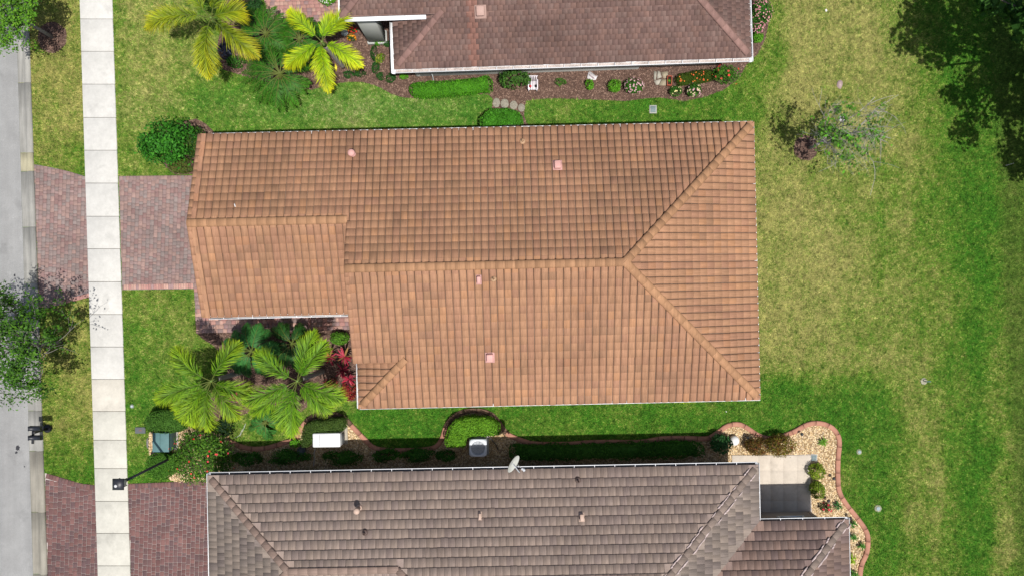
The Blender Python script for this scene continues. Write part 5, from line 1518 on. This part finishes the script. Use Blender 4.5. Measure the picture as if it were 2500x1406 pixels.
# ------------------------------------------------------------------ grass blades over every lawn
def grass():
    rg = np.random.default_rng(77)
    n = 1150000
    x = rg.uniform(-24.4, 24.6, n); y = rg.uniform(-14.0, 14.0, n)
    px = x * PXM + 1250; py = 703 - y * PXM
    jit = (fbm(N1, x * 3, y * 3) - .5) * 7
    m = (px > kerb_back(py) + jit - .5) & ~((px > walk_l(py) + .5 + jit) & (px < walk_r(py) - .5 - jit))
    pts = np.stack([x, y], 1)
    hp = [[FM.w(*q)[:2] for q in ((UG + .6, VG + .6), (UW + .6, VG + .6), (UW + .6, VS + .6), (UE - .6, VS + .6), (UE - .6, VN - .6), (UG + .6, VN - .6))],
          [FB.w(*q)[:2] for q in ((BW, BN - .5), (BW, -16), (WE - .5, -16), (WE - .5, WN - .5), (BE - .5, WN - .5), (BE - .5, BN - .5))],
          [FT.w(*q)[:2] for q in ((TWs + .5, TS + .5), (TE - .5, TS + .5), (TE - .5, 16), (TU, 16), (TU, TV + 1), (TWs + .5, TV + 1))]]
    for h_ in hp: m &= ~inpoly(pts, np.array(h_))
    m &= ~in_any(pts, [DRIVE_A, DRIVE_B, WALK_A, WALK_B, DRIVE_C, DRIVE_D, WALK_T, BED_TOP, BED_SW, BED_NW, BED_BOT, RING_R, RING_TL, PATIO])
    x, y = x[m], y[m]; n = len(x)
    d = dryness(x, y)
    # tufts: dry and green blades mixed blade by blade
    tf = fbm(N4, x * 11, y * 11) - .5; tg = fbm(N1, x * 7 + 3, y * 7 + 8) - .5
    d2 = np.clip(d + rg.normal(0, .19, n) + tf * 1.0, 0, 1)
    c = grass_col(x, y, d2) * (.70 + .55 * rg.random((n, 1))) * np.clip(1 + tg * 1.1 + tf * 1.0, .35, 1.8)[:, None]
    a = rg.uniform(0, 2 * np.pi, n); L = .06 + .06 * rg.random(n); lean = rg.uniform(.35, 1.0, n)
    w = .012 + .009 * rg.random(n)
    dx = np.cos(a) * L * lean; dy = np.sin(a) * L * lean
    hh = L * (.75 - .5 * lean) + .012 + .02 * (1 - np.clip(d, 0, 1))
    z0 = np.full(n, .002)
    V = np.stack([np.stack([x - np.sin(a) * w, y + np.cos(a) * w, z0], 1), np.stack([x + np.sin(a) * w, y - np.cos(a) * w, z0], 1), np.stack([x + dx, y + dy, hh], 1)], 1).reshape(-1, 3)
    mb = MB(); mb.add(V, np.arange(3 * n).reshape(-1, 3), np.repeat(c, 3, 0))
    o = mb.build('grass', M_GRASS, kind='stuff')
    o['label'] = 'patchy green and straw coloured lawn grass'
    print('blades', n)
# ================================================================== PATIO AND OBJECTS

def patio():
    root = thing('patio', None, None, P(1900, 1180)); root['kind'] = 'structure'
    xs = [1786, 1850, 1880, 1911, 1944, 1977]; ys = [1110, 1147, 1184, 1221, 1262]
    rg = np.random.default_rng(8)
    mb = MB(); mb.add(wpoly(PATIO, .05), [(3, 2, 1, 0)], (.52, .47, .41)); mb.build('mortar_bed', M_CONC, root)
    for a, b in zip(xs[:-1], xs[1:]):
        for c, d in zip(ys[:-1], ys[1:]):
            q = [P(a + .05, d - .05), P(b - .05, d - .05), P(b - .05, c + .05), P(a + .05, c + .05)]
            cen = sum(q) / 4
            zt = .082
            V = [(p[0], p[1], 0) for p in q] + [(p[0], p[1], zt - .001) for p in q] + [tuple((cen + (p - cen) * .996)[:2]) + (zt,) for p in q]
            mb = MB(); mb.add(V, [(8, 9, 10, 11)] + [(4 + m, 4 + (m + 1) % 4, 8 + (m + 1) % 4, 8 + m) for m in range(4)] + [(m, (m + 1) % 4, 4 + (m + 1) % 4, 4 + m) for m in range(4)], lin(236, 223, 205) * (.60 + .012 * rg.random()))
            mb.build('patio_slab', M_CONC, root)
patio()
grass()

def flatbox(px, py, sx, sy, z0, z1, col, rot=0, bev=.01, seg=1, mb=None):
    """box with pixel-sized footprint centred on pixel (at its top)"""
    k = (H - z1) / F
    c = P(px, py, z1)
    mb = mb or MB()
    box(mb, (c[0], c[1], (z0 + z1) / 2), (sx * k, sy * k, z1 - z0), rot, col, bev, seg)
    return mb

# ---- street lamp
lb = P(430, 1111)
root = thing('street_lamp', 'black street lamp post with a square lantern over the sidewalk', 'street lamp', lb)
ht = P(289, 1181, 4.0)
mb = MB(); lathe(mb, lb, [(.16, 0), (.16, .12), (.11, .2), (.085, .55), (.06, .7), (.05, 4.6)], 14, (.012, .013, .016)); mb.build('post', M_BLK, root)
mb = MB(); lathe(mb, lb, [(.05, 4.55), (.10, 4.6), (.10, 4.65), (.13, 4.67)], 12, (.012, .013, .016)); mb.build('collar', M_BLK, root)
mb = MB()
for k in range(4):
    a = R(45 + 90 * k); q = lb + np.array([math.cos(a) * .20, math.sin(a) * .20, 4.87]); box(mb, q, (.025, .025, .40), 0, (.012, .013, .016))
mb.build('lantern_frame', M_BLK, root)
mb = MB(); box(mb, lb + np.array([0, 0, 4.86]), (.25, .25, .36), 0, (.75, .74, .68)); mb.build('lantern_glass', M_PLAS, root)
mb = MB()
s = .225
V = [lb + np.array([x * s, y * s, 5.055]) for x, y in ((-1, -1), (1, -1), (1, 1), (-1, 1))] + [lb + np.array([x * s, y * s, 5.09]) for x, y in ((-1, -1), (1, -1), (1, 1), (-1, 1))] + [lb + np.array([x * .1, y * .1, 5.19]) for x, y in ((-1, -1), (1, -1), (1, 1), (-1, 1))]
mb.add(V, [(3, 2, 1, 0), (8, 9, 10, 11)] + [(m, (m + 1) % 4, 4 + (m + 1) % 4, 4 + m) for m in range(4)] + [(4 + m, 4 + (m + 1) % 4, 8 + (m + 1) % 4, 8 + m) for m in range(4)], (.020, .021, .026)); mb.build('lantern_cap', M_BLK, root)
mb = MB(); lathe(mb, lb + np.array([-.02, -.03, 5.19]), [(.06, 0), (.06, .05), (.04, .07)], 12, (.55, .55, .55)); mb.build('photocell', M_MET, root)

# ---- twin mailboxes on one post
pb_ = P(117, 1045)
root = thing('mailbox_stand', 'pair of black mailboxes on one post at the kerb', 'mailbox', pb_)
mb = MB(); box(mb, pb_ + np.array([0, 0, .52]), (.10, .10, 1.04), R(-1.8), (.012, .012, .014), .008); lathe(mb, pb_, [(.2, 0), (.2, .05), (.1, .1)], 14, (.012, .012, .014)); mb.build('post', M_BLK, root)
mb = MB(); box(mb, P(112, 1056, 0) * [1, 1, 0] + [0, 0, .93], (.10, .62, .06), R(-1.8), (.012, .012, .014), .005); mb.build('crossbar', M_BLK, root)
for py in (1046, 1069):
    c = P(84, py, 1.2)
    prof = [(-.10, -.13), (-.10, .03), (-.07, .09), (0, .115), (.07, .09), (.10, .03), (.10, -.13)]
    V = [(c[0] + dx, c[1] + y, 1.12 + z) for dx in (-.27, .27) for y, z in prof]
    m = len(prof)
    mb = MB(); mb.add(V, [(k, k + 1, m + k + 1, m + k) for k in range(m - 1)] + [tuple(range(m)), tuple(range(2 * m - 1, m - 1, -1)), (0, m, 2 * m - 1, m - 1)], (.016, .018, .024))
    bx = mb.build('mailbox_body', M_BLK, root)
    mb = MB(); box(mb, (c[0] - .28, c[1], 1.10), (.02, .21, .24), 0, (.02, .022, .03), .006); mb.build('mailbox_door', M_BLK, bx)
    mb = MB(); box(mb, (c[0] + .05, c[1] + .112, 1.18), (.20, .012, .05), 0, (.02, .02, .028), .003); mb.build('flag', M_BLK, bx)

# ---- green utility cabinet and ground covers
c = P(393, 1079, .8)
root = thing('utility_cabinet', 'green metal utility cabinet between two clipped hedges', 'cabinet', (c[0], c[1], 0))
TEAL = lin(100, 140, 140) * .55
mb = MB(); box(mb, (c[0], c[1], .42), (.72, .84, .76), 0, TEAL, .02, 2); mb.build('body', M_MET, root)
mb = MB(); box(mb, (c[0], c[1], .815), (.76, .88, .05), 0, TEAL * 1.05, .02, 2); mb.build('lid', M_MET, root)
mb = MB(); box(mb, (c[0] - .02, c[1], .845), (.012, .86, .012), 0, TEAL * .7); mb.build('lid_seam', M_MET, root)
mb = MB(); box(mb, (c[0], c[1], .03), (.9, 1.0, .06), 0, (.35, .33, .3), .01); mb.build('pad', M_CONC, root)
root = thing('utility_cover', 'dark grey flat utility box lid in the grass beside the cabinet hedge', 'utility cover', P(342, 1050))
flatbox(342, 1050, 25, 15, 0, .06, (.10, .105, .115), 0, .012, 2).build('lid', M_CONC, root)
flatbox(342, 1050, 7, 4, .055, .066, (.16, .10, .09), 0, .002).build('handle_recess', M_CONC, root)
for nm, lbl, px, py, sx, sy, col in (('stone_slab', 'thin dark edging stone left of the utility cabinet', 361, 1080, 5, 26, (.20, .18, .17)), ('ground_cover_plate', 'pinkish utility lid on the dry lawn above the bare tree', 2049, 207, 15, 20, lin(200, 175, 172) * .6), ('ground_cover_plate', 'whitish broken stone under the bare tree branches', 2056, 290, 20, 18, (.5, .48, .47))):
    root = thing(nm, lbl, 'stone', P(px, py))
    rg = np.random.default_rng(px)
    W = wpoly(ring(px, py, sx / 2, sy / 2, 10, .35, px)); mz = .05
    V = [(p[0], p[1], 0) for p in W] + [(p[0], p[1], mz) for p in W]
    mb = MB(); mb.add(V, [tuple(range(19, 9, -1))] + [((k + 1) % 10, k, 10 + k, 10 + (k + 1) % 10) for k in range(10)], col); mb.build('slab', M_STONE, root)

# ---- generator, air conditioners
c = P(797, 1074, .95)
root = thing('generator', 'white generator with a sloping hood beside its hedge', 'generator', (c[0], c[1], 0))
mb = MB(); box(mb, (c[0] + .04, c[1] + .05, .05), (1.45, .82, .1), R(1), lin(215, 205, 185) * .58, .015); mb.build('pad', M_CONC, root)
mb = MB(); box(mb, (c[0] + .02, c[1] + .01, .48), (1.22, .60, .78), R(1), lin(222, 224, 226) * .58, .03, 2); mb.build('housing', M_PAINT, root)
mb = MB(); box(mb, (c[0], c[1], .90), (1.26, .64, .16), R(1), lin(246, 247, 248) * .66, .06, 3); mb.build('hood', M_PAINT, root)
for k in (-1, 1):
    mb = MB(); box(mb, (c[0] + k * .30, c[1], .984), (.012, .50, .008), R(1), lin(150, 152, 154) * .5); mb.build('hood_rib', M_PAINT, root)
mb = MB(); box(mb, (c[0], c[1] + .325, .80), (1.0, .012, .03), R(1), lin(120, 122, 124) * .5); mb.build('hood_seam', M_PAINT, root)
for k in (-1, 1):
    mb = MB(); box(mb, (c[0] + k * .38, c[1] - .325, .86), (.06, .02, .05), R(1), (.06, .06, .06), .006); mb.build('latch', M_BLK, root)
mb = MB(); box(mb, (c[0] + .64, c[1] + .02, .55), (.05, .46, .5), R(1), lin(150, 152, 150) * .5, .01)
for k in range(5): box(mb, (c[0] + .67, c[1] + .02, .36 + k * .09), (.02, .42, .04), R(1), lin(110, 112, 112) * .5)
mb.build('louvre', M_MET, root)
mb = MB(); tube(mb, [P(770, 1094, .1), P(767, 1105, .05), P(768, 1120, .05), P(765, 1136, .06)], .03, 6, (.42, .38, .33)); o = mb.build('power_cable', M_PLAS, loc=P(768, 1110)); tag(o, 'pale conduit running from the generator to the bottom house wall', 'conduit')

def ac(label, px, py, size, h, colb):
    c = P(px, py, h); root = thing('air_conditioner', label, 'air conditioner', (c[0], c[1], 0))
    mb = MB(); box(mb, (c[0], c[1], .04), (size + .14, size + .14, .08), R(1.2), (.40, .38, .35), .01); mb.build('pad', M_CONC, root)
    mb = MB(); box(mb, (c[0], c[1], h / 2), (size - .02, size - .02, h - .12), R(1.2), np.array(colb) * .7, .05, 3)
    for sx_, sy_, w, d in ((0, 1, size * .8, .01), (0, -1, size * .8, .01), (1, 0, .01, size * .8), (-1, 0, .01, size * .8)):
        for q in range(6): box(mb, (c[0] + sx_ * size / 2, c[1] + sy_ * size / 2, .18 + q * (h - .3) / 6), (w, d, .03), R(1.2), np.array(colb) * .55)
    mb.build('cabinet', M_MET, root)
    n = 28; th = np.linspace(0, 2 * np.pi, n, endpoint=False); r = size * .38
    # top plate with a round opening
    sq = []
    for a in th:
        ca, sa = math.cos(a), math.sin(a); k = (abs(ca) ** 7 + abs(sa) ** 7) ** (-1 / 7) * size / 2; sq.append((ca * k, sa * k))
    V = [(c[0] + x, c[1] + y, h - .06) for x, y in sq] + [(c[0] + x * .985, c[1] + y * .985, h) for x, y in sq] + [(c[0] + math.cos(a) * r, c[1] + math.sin(a) * r, h + .004) for a in th] + [(c[0] + math.cos(a) * r * .98, c[1] + math.sin(a) * r * .98, h - .14) for a in th]
    fs = []
    for q in range(3):
        fs += [(q * n + k, q * n + (k + 1) % n, (q + 1) * n + (k + 1) % n, (q + 1) * n + k) for k in range(n)]
    mb = MB(); mb.add(V, fs, colb); mb.build('top_panel', M_PAINT, root)
    mb = MB(); lathe(mb, (c[0], c[1], h - .30), [(r * .97, 0), (r * .97, .02)], 20, (.02, .022, .025)); mb.build('fan_well', M_BLK, root)
    for k in range(3):
        a0 = k * 2.094 + .5
        V = []
        for t in (0, .35, .7, 1.0):
            for q, zz in ((.08, 0), (r * .92, .0)):
                a = a0 + t * .95; V.append((c[0] + math.cos(a) * q, c[1] + math.sin(a) * q, h - .20 + t * .07))
        mb = MB(); mb.add(V, [(0, 1, 3, 2), (2, 3, 5, 4), (4, 5, 7, 6)], (.20, .22, .26)); mb.build('fan_blade', M_BLK, root)
    mb = MB(); lathe(mb, (c[0], c[1], h - .16), [(.09, 0), (.09, .06), (.05, .09)], 14, (.25, .26, .28)); mb.build('fan_hub', M_MET, root)
    mb = MB()
    for q in (.35, .6, .85, 1.0):
        pts = [(c[0] + math.cos(a) * r * q, c[1] + math.sin(a) * r * q, h + .012) for a in np.linspace(0, 2 * np.pi, 25)]
        tube(mb, pts, .004, 4, (.22, .23, .25), cap=False)
    for a in np.linspace(0, np.pi, 5, endpoint=False):
        d = np.array([math.cos(a), math.sin(a), 0]) * r; q = np.array([c[0], c[1], h + .014]); tube(mb, [q - d, q + d], .005, 4, (.22, .23, .25))
    mb.build('fan_guard', M_MET, root)
    return c
ac('grey air conditioner half shaded inside the horseshoe hedge', 1167, 1093, .80, .85, lin(225, 230, 235) * .74)
ac('pale air conditioner mostly hidden under the top eave of the orange house', 1247, 322, .80, .8, lin(205, 210, 212) * .6)
mb = MB(); tube(mb, [P(1190, 1062, .5), P(1200, 1072, .45), P(1212, 1086, .1), P(1216, 1097, .04)], .022, 6, (.03, .03, .03)); o = mb.build('hose', M_PLAS, loc=P(1205, 1080)); tag(o, 'short black line set from the air conditioner to the ground', 'pipe')

# ---- satellite dish on the bottom house eave
u, v, z = on_b(1262, 1150)
p = P(1266, 1142, 3.3)
root = thing('satellite_dish', 'pale oval satellite dish on an arm at the bottom house gutter', 'satellite dish', (p[0], p[1], 2.95))
foot = P(1268, 1148, 3.0)
dc = P(1254, 1132, 3.55); dn = np.array([.80, -.42, .52]); dn /= np.linalg.norm(dn)
e1 = np.cross(dn, [0, 0, 1]); e1 /= np.linalg.norm(e1); e2 = np.cross(e1, dn)
mb = MB(); V = []; fs = []; n = 24
for j, (rr, dp) in enumerate(((.02, -.07), (.5, -.055), (.8, -.02), (1.0, 0))):
    for k in range(n):
        a = 2 * np.pi * k / n; V.append(dc + e1 * math.cos(a) * .40 * rr + e2 * math.sin(a) * .34 * rr + dn * dp)
for j in range(3): fs += [(j * n + k, j * n + (k + 1) % n, (j + 1) * n + (k + 1) % n, (j + 1) * n + k) for k in range(n)]
fs.append(tuple(range(n)))
mb.add(V, fs, lin(226, 228, 218) * .58)
back = np.array(V) - dn * .015
mb.add(back, fs, lin(200, 202, 198) * .5)
mb.build('reflector', M_PAINT, root)
mb = MB(); tube(mb, [foot, foot * [1, 1, 0] + [0, 0, 3.3], dc - dn * .09], .025, 8, (.35, .36, .37)); mb.build('mast', M_MET, root)
arm = dc + dn * .46 - e2 * .16
mb = MB(); tube(mb, [dc - e2 * .33, (dc - e2 * .30 + arm) / 2, arm], .014, 6, (.6, .6, .6)); mb.build('feed_arm', M_MET, root)
mb = MB(); box(mb, arm, (.10, .12, .08), .6, (.42, .44, .46), .015); lathe(mb, arm - dn * .08, [(.04, 0), (.045, .06)], 10, (.75, .75, .75)); mb.build('receiver', M_PLAS, root)

# ---- bed lights, globe, drains, sprinkler heads
for k, (px, py, lb2) in enumerate([(1826, 1068, 'black path light in the gravel above the left bronze shrub'), (1959, 1060, 'black path light near the top of the gravel bend'), (2037, 1168, 'black path light against the curb right of the ball shrubs'), (2024, 1223, 'black path light below the lower ball shrub'), (2077, 1265, 'black path light by the wing gutter corner')]):
    c = P(px, py, .4); root = thing('path_light', lb2, 'light', (c[0], c[1], 0), 'path lights in the gravel bed')
    mb = MB(); lathe(mb, (c[0], c[1], 0), [(.012, 0), (.012, .36)], 8, (.02, .02, .022)); mb.build('stake', M_BLK, root)
    mb = MB(); lathe(mb, (c[0], c[1], .34), [(.02, .06), (.075, .0), (.08, .015), (.03, .08), (.012, .09)], 14, (.05, .052, .055)); mb.build('shade', M_BLK, root)
c = P(1793, 1075, .25)
o = MB(); lathe(o, (c[0], c[1], 0), [(.10, 0), (.20, .08), (.235, .2), (.21, .33), (.12, .43), (.02, .46)], 24, (.72, .71, .69)); o = o.build('garden_globe', M_PAINT, loc=(c[0], c[1], 0), smooth=True); tag(o, 'white round globe on the gravel beside the dark spiky shrub', 'ornament')
def grate(label, px, py, sx, sy, horizontal, col=(.25, .33, .34)):
    c = P(px, py); root = thing('drain_grate', label, 'drain', (c[0], c[1], 0))
    mb = MB(); box(mb, (c[0], c[1], .03), ((sx + 5) / PXM, (sy + 5) / PXM, .05), 0, (.36, .36, .34), .012); mb.build('rim', M_CONC, root)
    mb = MB(); box(mb, (c[0], c[1], .052), (sx / PXM, sy / PXM, .012), 0, (.05, .07, .075)); mb.build('well', M_PLAS, root)
    for k in range(5):
        t = (k + .5) / 5 - .5
        mb = MB(); box(mb, (c[0] + (0 if horizontal else t * sx / PXM), c[1] + (t * sy / PXM if horizontal else 0), .064), (sx / PXM if horizontal else sx / PXM / 9, sy / PXM / 9 if horizontal else sy / PXM, .02), 0, col, .003); mb.build('bar', M_PLAS, root)
grate('grey green drain grate in the side lawn below the top house bed', 1594, 268, 13, 15, False)
grate('grey slotted valve box lid at the right corner of the patio', 1986, 1116, 12, 13, True)
def sprinkler(label, px, py, r, col=(.22, .28, .30), rim=(.26, .26, .17)):
    c = P(px, py); root = thing('sprinkler_head', label, 'sprinkler', (c[0], c[1], 0))
    mb = MB(); lathe(mb, (c[0], c[1], 0), [(r * 1.35, 0), (r * 1.3, .035), (r * .9, .045)], 20, rim); mb.build('collar', M_CONC, root)
    mb = MB(); lathe(mb, (c[0], c[1], .0), [(r * .75, .04), (r * .72, .062), (r * .45, .07), (r * .25, .055)], 16, col); mb.build('cap', M_PLAS, root)
sprinkler('round grey sprinkler head beside the sidewalk near the left lime palm', 323, 991, .075, (.35, .40, .42), (.22, .24, .22))
sprinkler('upper pale round sprinkler collar on the lawn right of the curb', 2097, 1102, .10)
sprinkler('lower larger pale round sprinkler collar on the lawn right of the wing', 2143, 1240, .13)
c = P(2255, 930); root = thing('standpipe', 'small blue green hooked hose tap standing on the right lawn', 'tap', c)
mb = MB(); lathe(mb, c, [(.16, 0), (.15, .03), (.10, .035)], 18, (.36, .34, .26)); mb.build('collar', M_CONC, root)
pts = [c + [0, 0, .02], c + [0, 0, .22]] + [c + np.array([.09 - .09 * math.cos(a), .09 * math.sin(a) * .3, .22 + .10 * math.sin(a)]) for a in np.linspace(.3, 2.9, 8)]
mb = MB(); tube(mb, pts, .022, 8, (.06, .15, .16)); mb.build('pipe', M_PLAS, root)
mb = MB(); box(mb, P(2465, 402, .02), (.42, .03, .03), .28, (.55, .52, .45), .006); o = mb.build('stick', M_BARK, loc=P(2465, 402)); tag(o, 'pale stick lying on the grass near the right edge', 'stick')
mb = MB(); box(mb, P(2017, 26, .02), (.09, .12, .03), .3, (.7, .68, .66), .01); o = mb.build('stone', M_STONE, loc=P(2017, 26)); tag(o, 'small white stone on the dry lawn near the top edge', 'stone')
mb = MB(); box(mb, P(1773, 1004, .02), (.06, .07, .02), .3, (.75, .75, .72), .01); o = mb.build('scrap', M_STONE, loc=P(1773, 1004)); tag(o, 'tiny white scrap on the green lawn below the orange roof corner', 'scrap')

# ---- top bed: stepping stones, flagstones, trough, chair, fan stone, pot
for k, (px, py, rx, ry, lb3) in enumerate([(1212, 252, 9, 12, 'first spotted round stepping stone from the left above the clipped hedge'), (1232, 254, 10, 12, 'second spotted round stepping stone from the left'), (1254, 258, 9.5, 11, 'third spotted round stepping stone from the left'), (1273, 264, 8.5, 10, 'rightmost spotted round stepping stone')]):
    W = wpoly(ring(px, py, rx, ry, 18, .12, 80 + k)); V = [(p[0], p[1], 0) for p in W] + [(p[0], p[1], .05) for p in W]
    c = P(px, py); cc = np.array([c[0], c[1], 0]); inn = [tuple((cc + (np.array(p) - cc) * [.9, .9, 1])[:2]) + (.062,) for p in W]
    m = 18
    mb = MB(); mb.add(V + inn, [tuple(range(3 * m - 1, 2 * m - 1, -1))] + [((q + 1) % m + j * m, q + j * m, (j + 1) * m + q, (j + 1) * m + (q + 1) % m) for j in range(2) for q in range(m)], (.27, .25, .20))
    o = mb.build('stepping_stone', M_STEP, loc=P(px, py)); tag(o, lb3, 'stepping stone', 'stepping stones')
FS = [([(1596, 175), (1603, 177), (1601, 196), (1596, 196)], 'narrow grey upright flagstone at the left of the set'), ([(1605, 174), (1611, 177), (1615, 190), (1604, 194)], 'grey wedge flagstone in the upper middle of the set'), ([(1613, 178), (1630, 176), (1630, 192), (1620, 193)], 'large tan flagstone at the upper right of the set'), ([(1596, 199), (1615, 194), (1608, 208), (1602, 209)], 'pale flagstone at the lower left of the set'), ([(1616, 195), (1630, 196), (1627, 210), (1608, 210)], 'tan flagstone at the lower right of the set')]
for k, (pl_, lb4) in enumerate(FS):
    W = wpoly(pl_)
    if earea(W) < 0: W = W[::-1]
    V = [(p[0], p[1], 0) for p in W] + [(p[0], p[1], .06 + .004 * k) for p in W]; m = len(W)
    mb = MB(); mb.add(V, [tuple(range(m, 2 * m))] + [(q, (q + 1) % m, m + (q + 1) % m, m + q) for q in range(m)], lin(200, 195, 180) * (.55 if k % 2 == 0 else .62) * (np.array([1, .92, .78]) if k in (2, 4) else 1))
    o = mb.build('flagstone', M_STONE, loc=(W[:, 0].mean(), W[:, 1].mean(), 0)); tag(o, lb4, 'flagstone', 'flagstones in the mulch')
c = P(1635, 197, .22); root = thing('planter_trough', 'narrow terracotta trough planter right of the flagstones', 'planter', (c[0], c[1], 0))
mb = MB(); TC = lin(205, 110, 85) * .55
for dx, dy, sx, sy in ((-.095, 0, .03, .44), (.095, 0, .03, .44), (0, .21, .19, .03), (0, -.21, .19, .03)): box(mb, (c[0] + dx, c[1] + dy, .12), (sx, sy, .22), R(-2), TC, .004)
mb.build('trough', M_CLAY, root)
mb = MB(); box(mb, (c[0], c[1], .10), (.17, .40, .1), R(-2), (.035, .03, .02)); mb.build('soil', M_MULCH, root)
mb = MB(); rg = np.random.default_rng(3); leafcloud(mb, np.array([c[0], c[1] - .02, .22]) + rg.normal(0, .035, (26, 3)), np.tile([0, 0, 1.], (26, 1)), .07, pick(BRIGHT, 26, rg), rg); mb.build('seedling', M_LEAF, root)
c = P(1445, 186, .1); root = thing('fan_stone', 'white fan-shaped garden stone behind the small round shrub', 'ornament', (c[0], c[1], 0))
W = wpoly([(1436, 178), (1441, 177), (1455, 188), (1459, 186), (1454, 197), (1440, 196), (1433, 192)]); V = [(p[0], p[1], 0) for p in W] + [(p[0], p[1], .10) for p in W]; m = len(W)
mb = MB(); mb.add(V, [tuple(range(2 * m - 1, m - 1, -1))] + [((q + 1) % m, q, m + q, m + (q + 1) % m) for q in range(m)], (.62, .59, .60)); mb.build('slab', M_STONE, root)
for k in range(4):
    mb = MB(); tube(mb, [P(1438, 181 + k, .12), P(1452 - k, 192 + k * .6, .12)], .008, 5, (.45, .38, .40)); mb.build('rib', M_STONE, root)
c = P(1301, 209, .4); root = thing('garden_chair', 'little white garden chair with red and black ornaments beside the spiky shrub', 'chair', (c[0], c[1], 0))
WH = (.70, .66, .70)
mb = MB()
for k in range(4): box(mb, (c[0] - .15 + k * .10, c[1], .38), (.07, .40, .02), 0, WH, .004)
mb.build('seat', M_PAINT, root)
mb = MB()
for k in range(4): box(mb, (c[0] - .15 + k * .10, c[1] + .26, .58), (.06, .02, .42), 0, WH, .004, tilt=(-.25, 'X'))
box(mb, (c[0], c[1] + .32, .78), (.44, .03, .05), 0, WH, .006); mb.build('backrest', M_PAINT, root)
for dx in (-.19, .19):
    for dy in (-.19, .19):
        mb = MB(); box(mb, (c[0] + dx, c[1] + dy, .19), (.035, .035, .38), 0, WH, .004); mb.build('leg', M_PAINT, root)
    mb = MB(); box(mb, (c[0] + dx * 1.1, c[1], .56), (.04, .46, .025), 0, WH, .005); mb.build('armrest', M_PAINT, root)
for dx, dy, col, nm, lbl in ((-.12, -.06, (.6, .04, .06), 'red_ornament', 'red ornament on the little white chair seat'), (.14, -.05, (.03, .03, .03), 'black_ornament', 'black ornament on the little white chair seat')):
    mb = MB(); lathe(mb, (c[0] + dx, c[1] + dy, .39), [(.04, 0), (.065, .05), (.06, .12), (.025, .17), (.035, .2), (.01, .24)], 12, col); o = mb.build(nm, M_PLAS, loc=(c[0] + dx, c[1] + dy, .39), smooth=True); tag(o, lbl, 'ornament')
def pot(label, px, py, r, h, col):
    c = P(px, py, h); root = thing('plant_pot', label, 'pot', (c[0], c[1], 0))
    mb = MB(); lathe(mb, (c[0], c[1], 0), [(r * .7, 0), (r * .95, h * .8), (r, h * .85), (r, h), (r * .85, h), (r * .8, h * .8)], 20, col); mb.build('pot', M_PLAS, root, smooth=False)
    mb = MB(); lathe(mb, (c[0], c[1], h * .72), [(r * .83, 0), (r * .8, .02)], 16, (.03, .025, .02)); mb.build('soil', M_MULCH, root)
pot('grey round pot left of the red flowers by the porch', 841, 80, .16, .32, (.22, .25, .24))
pot('dark round pot in the shade left of the generator', 735, 1100, .19, .35, (.06, .07, .08))
mb = MB(); tube(mb, [P(819, 156, .12), P(820, 165, .18), P(821, 175, .1)], [.02, .07, .02], 8, (.75, .62, .05)); o = mb.build('yellow_husk', M_PLAS, loc=P(820, 165)); tag(o, 'bright yellow fallen palm sheath on the mulch under the yellow palm', 'palm sheath')
# loose white hose loops on the grass
pts = []
for a in np.linspace(0, 1, 40):
    pts.append(P(572 + 16 * math.sin(a * 5.2) + 34 * a, 1052 + 16 * math.cos(a * 7.8) - 6 * a, .03 + .01 * math.sin(a * 20)))
mb = MB(); tube(mb, np.array(pts), .009, 5, (.42, .44, .40)); o = mb.build('garden_hose', M_PLAS, loc=P(590, 1052)); tag(o, 'pale looped hose on the grass below the left lime palm', 'hose')
print('objects', len(bpy.data.objects), 'tris', sum(sum(len(p.vertices) - 2 for p in m.polygons) if len(m.polygons) < 2000 else len(m.loops) - 2 * len(m.polygons) for m in bpy.data.meshes))
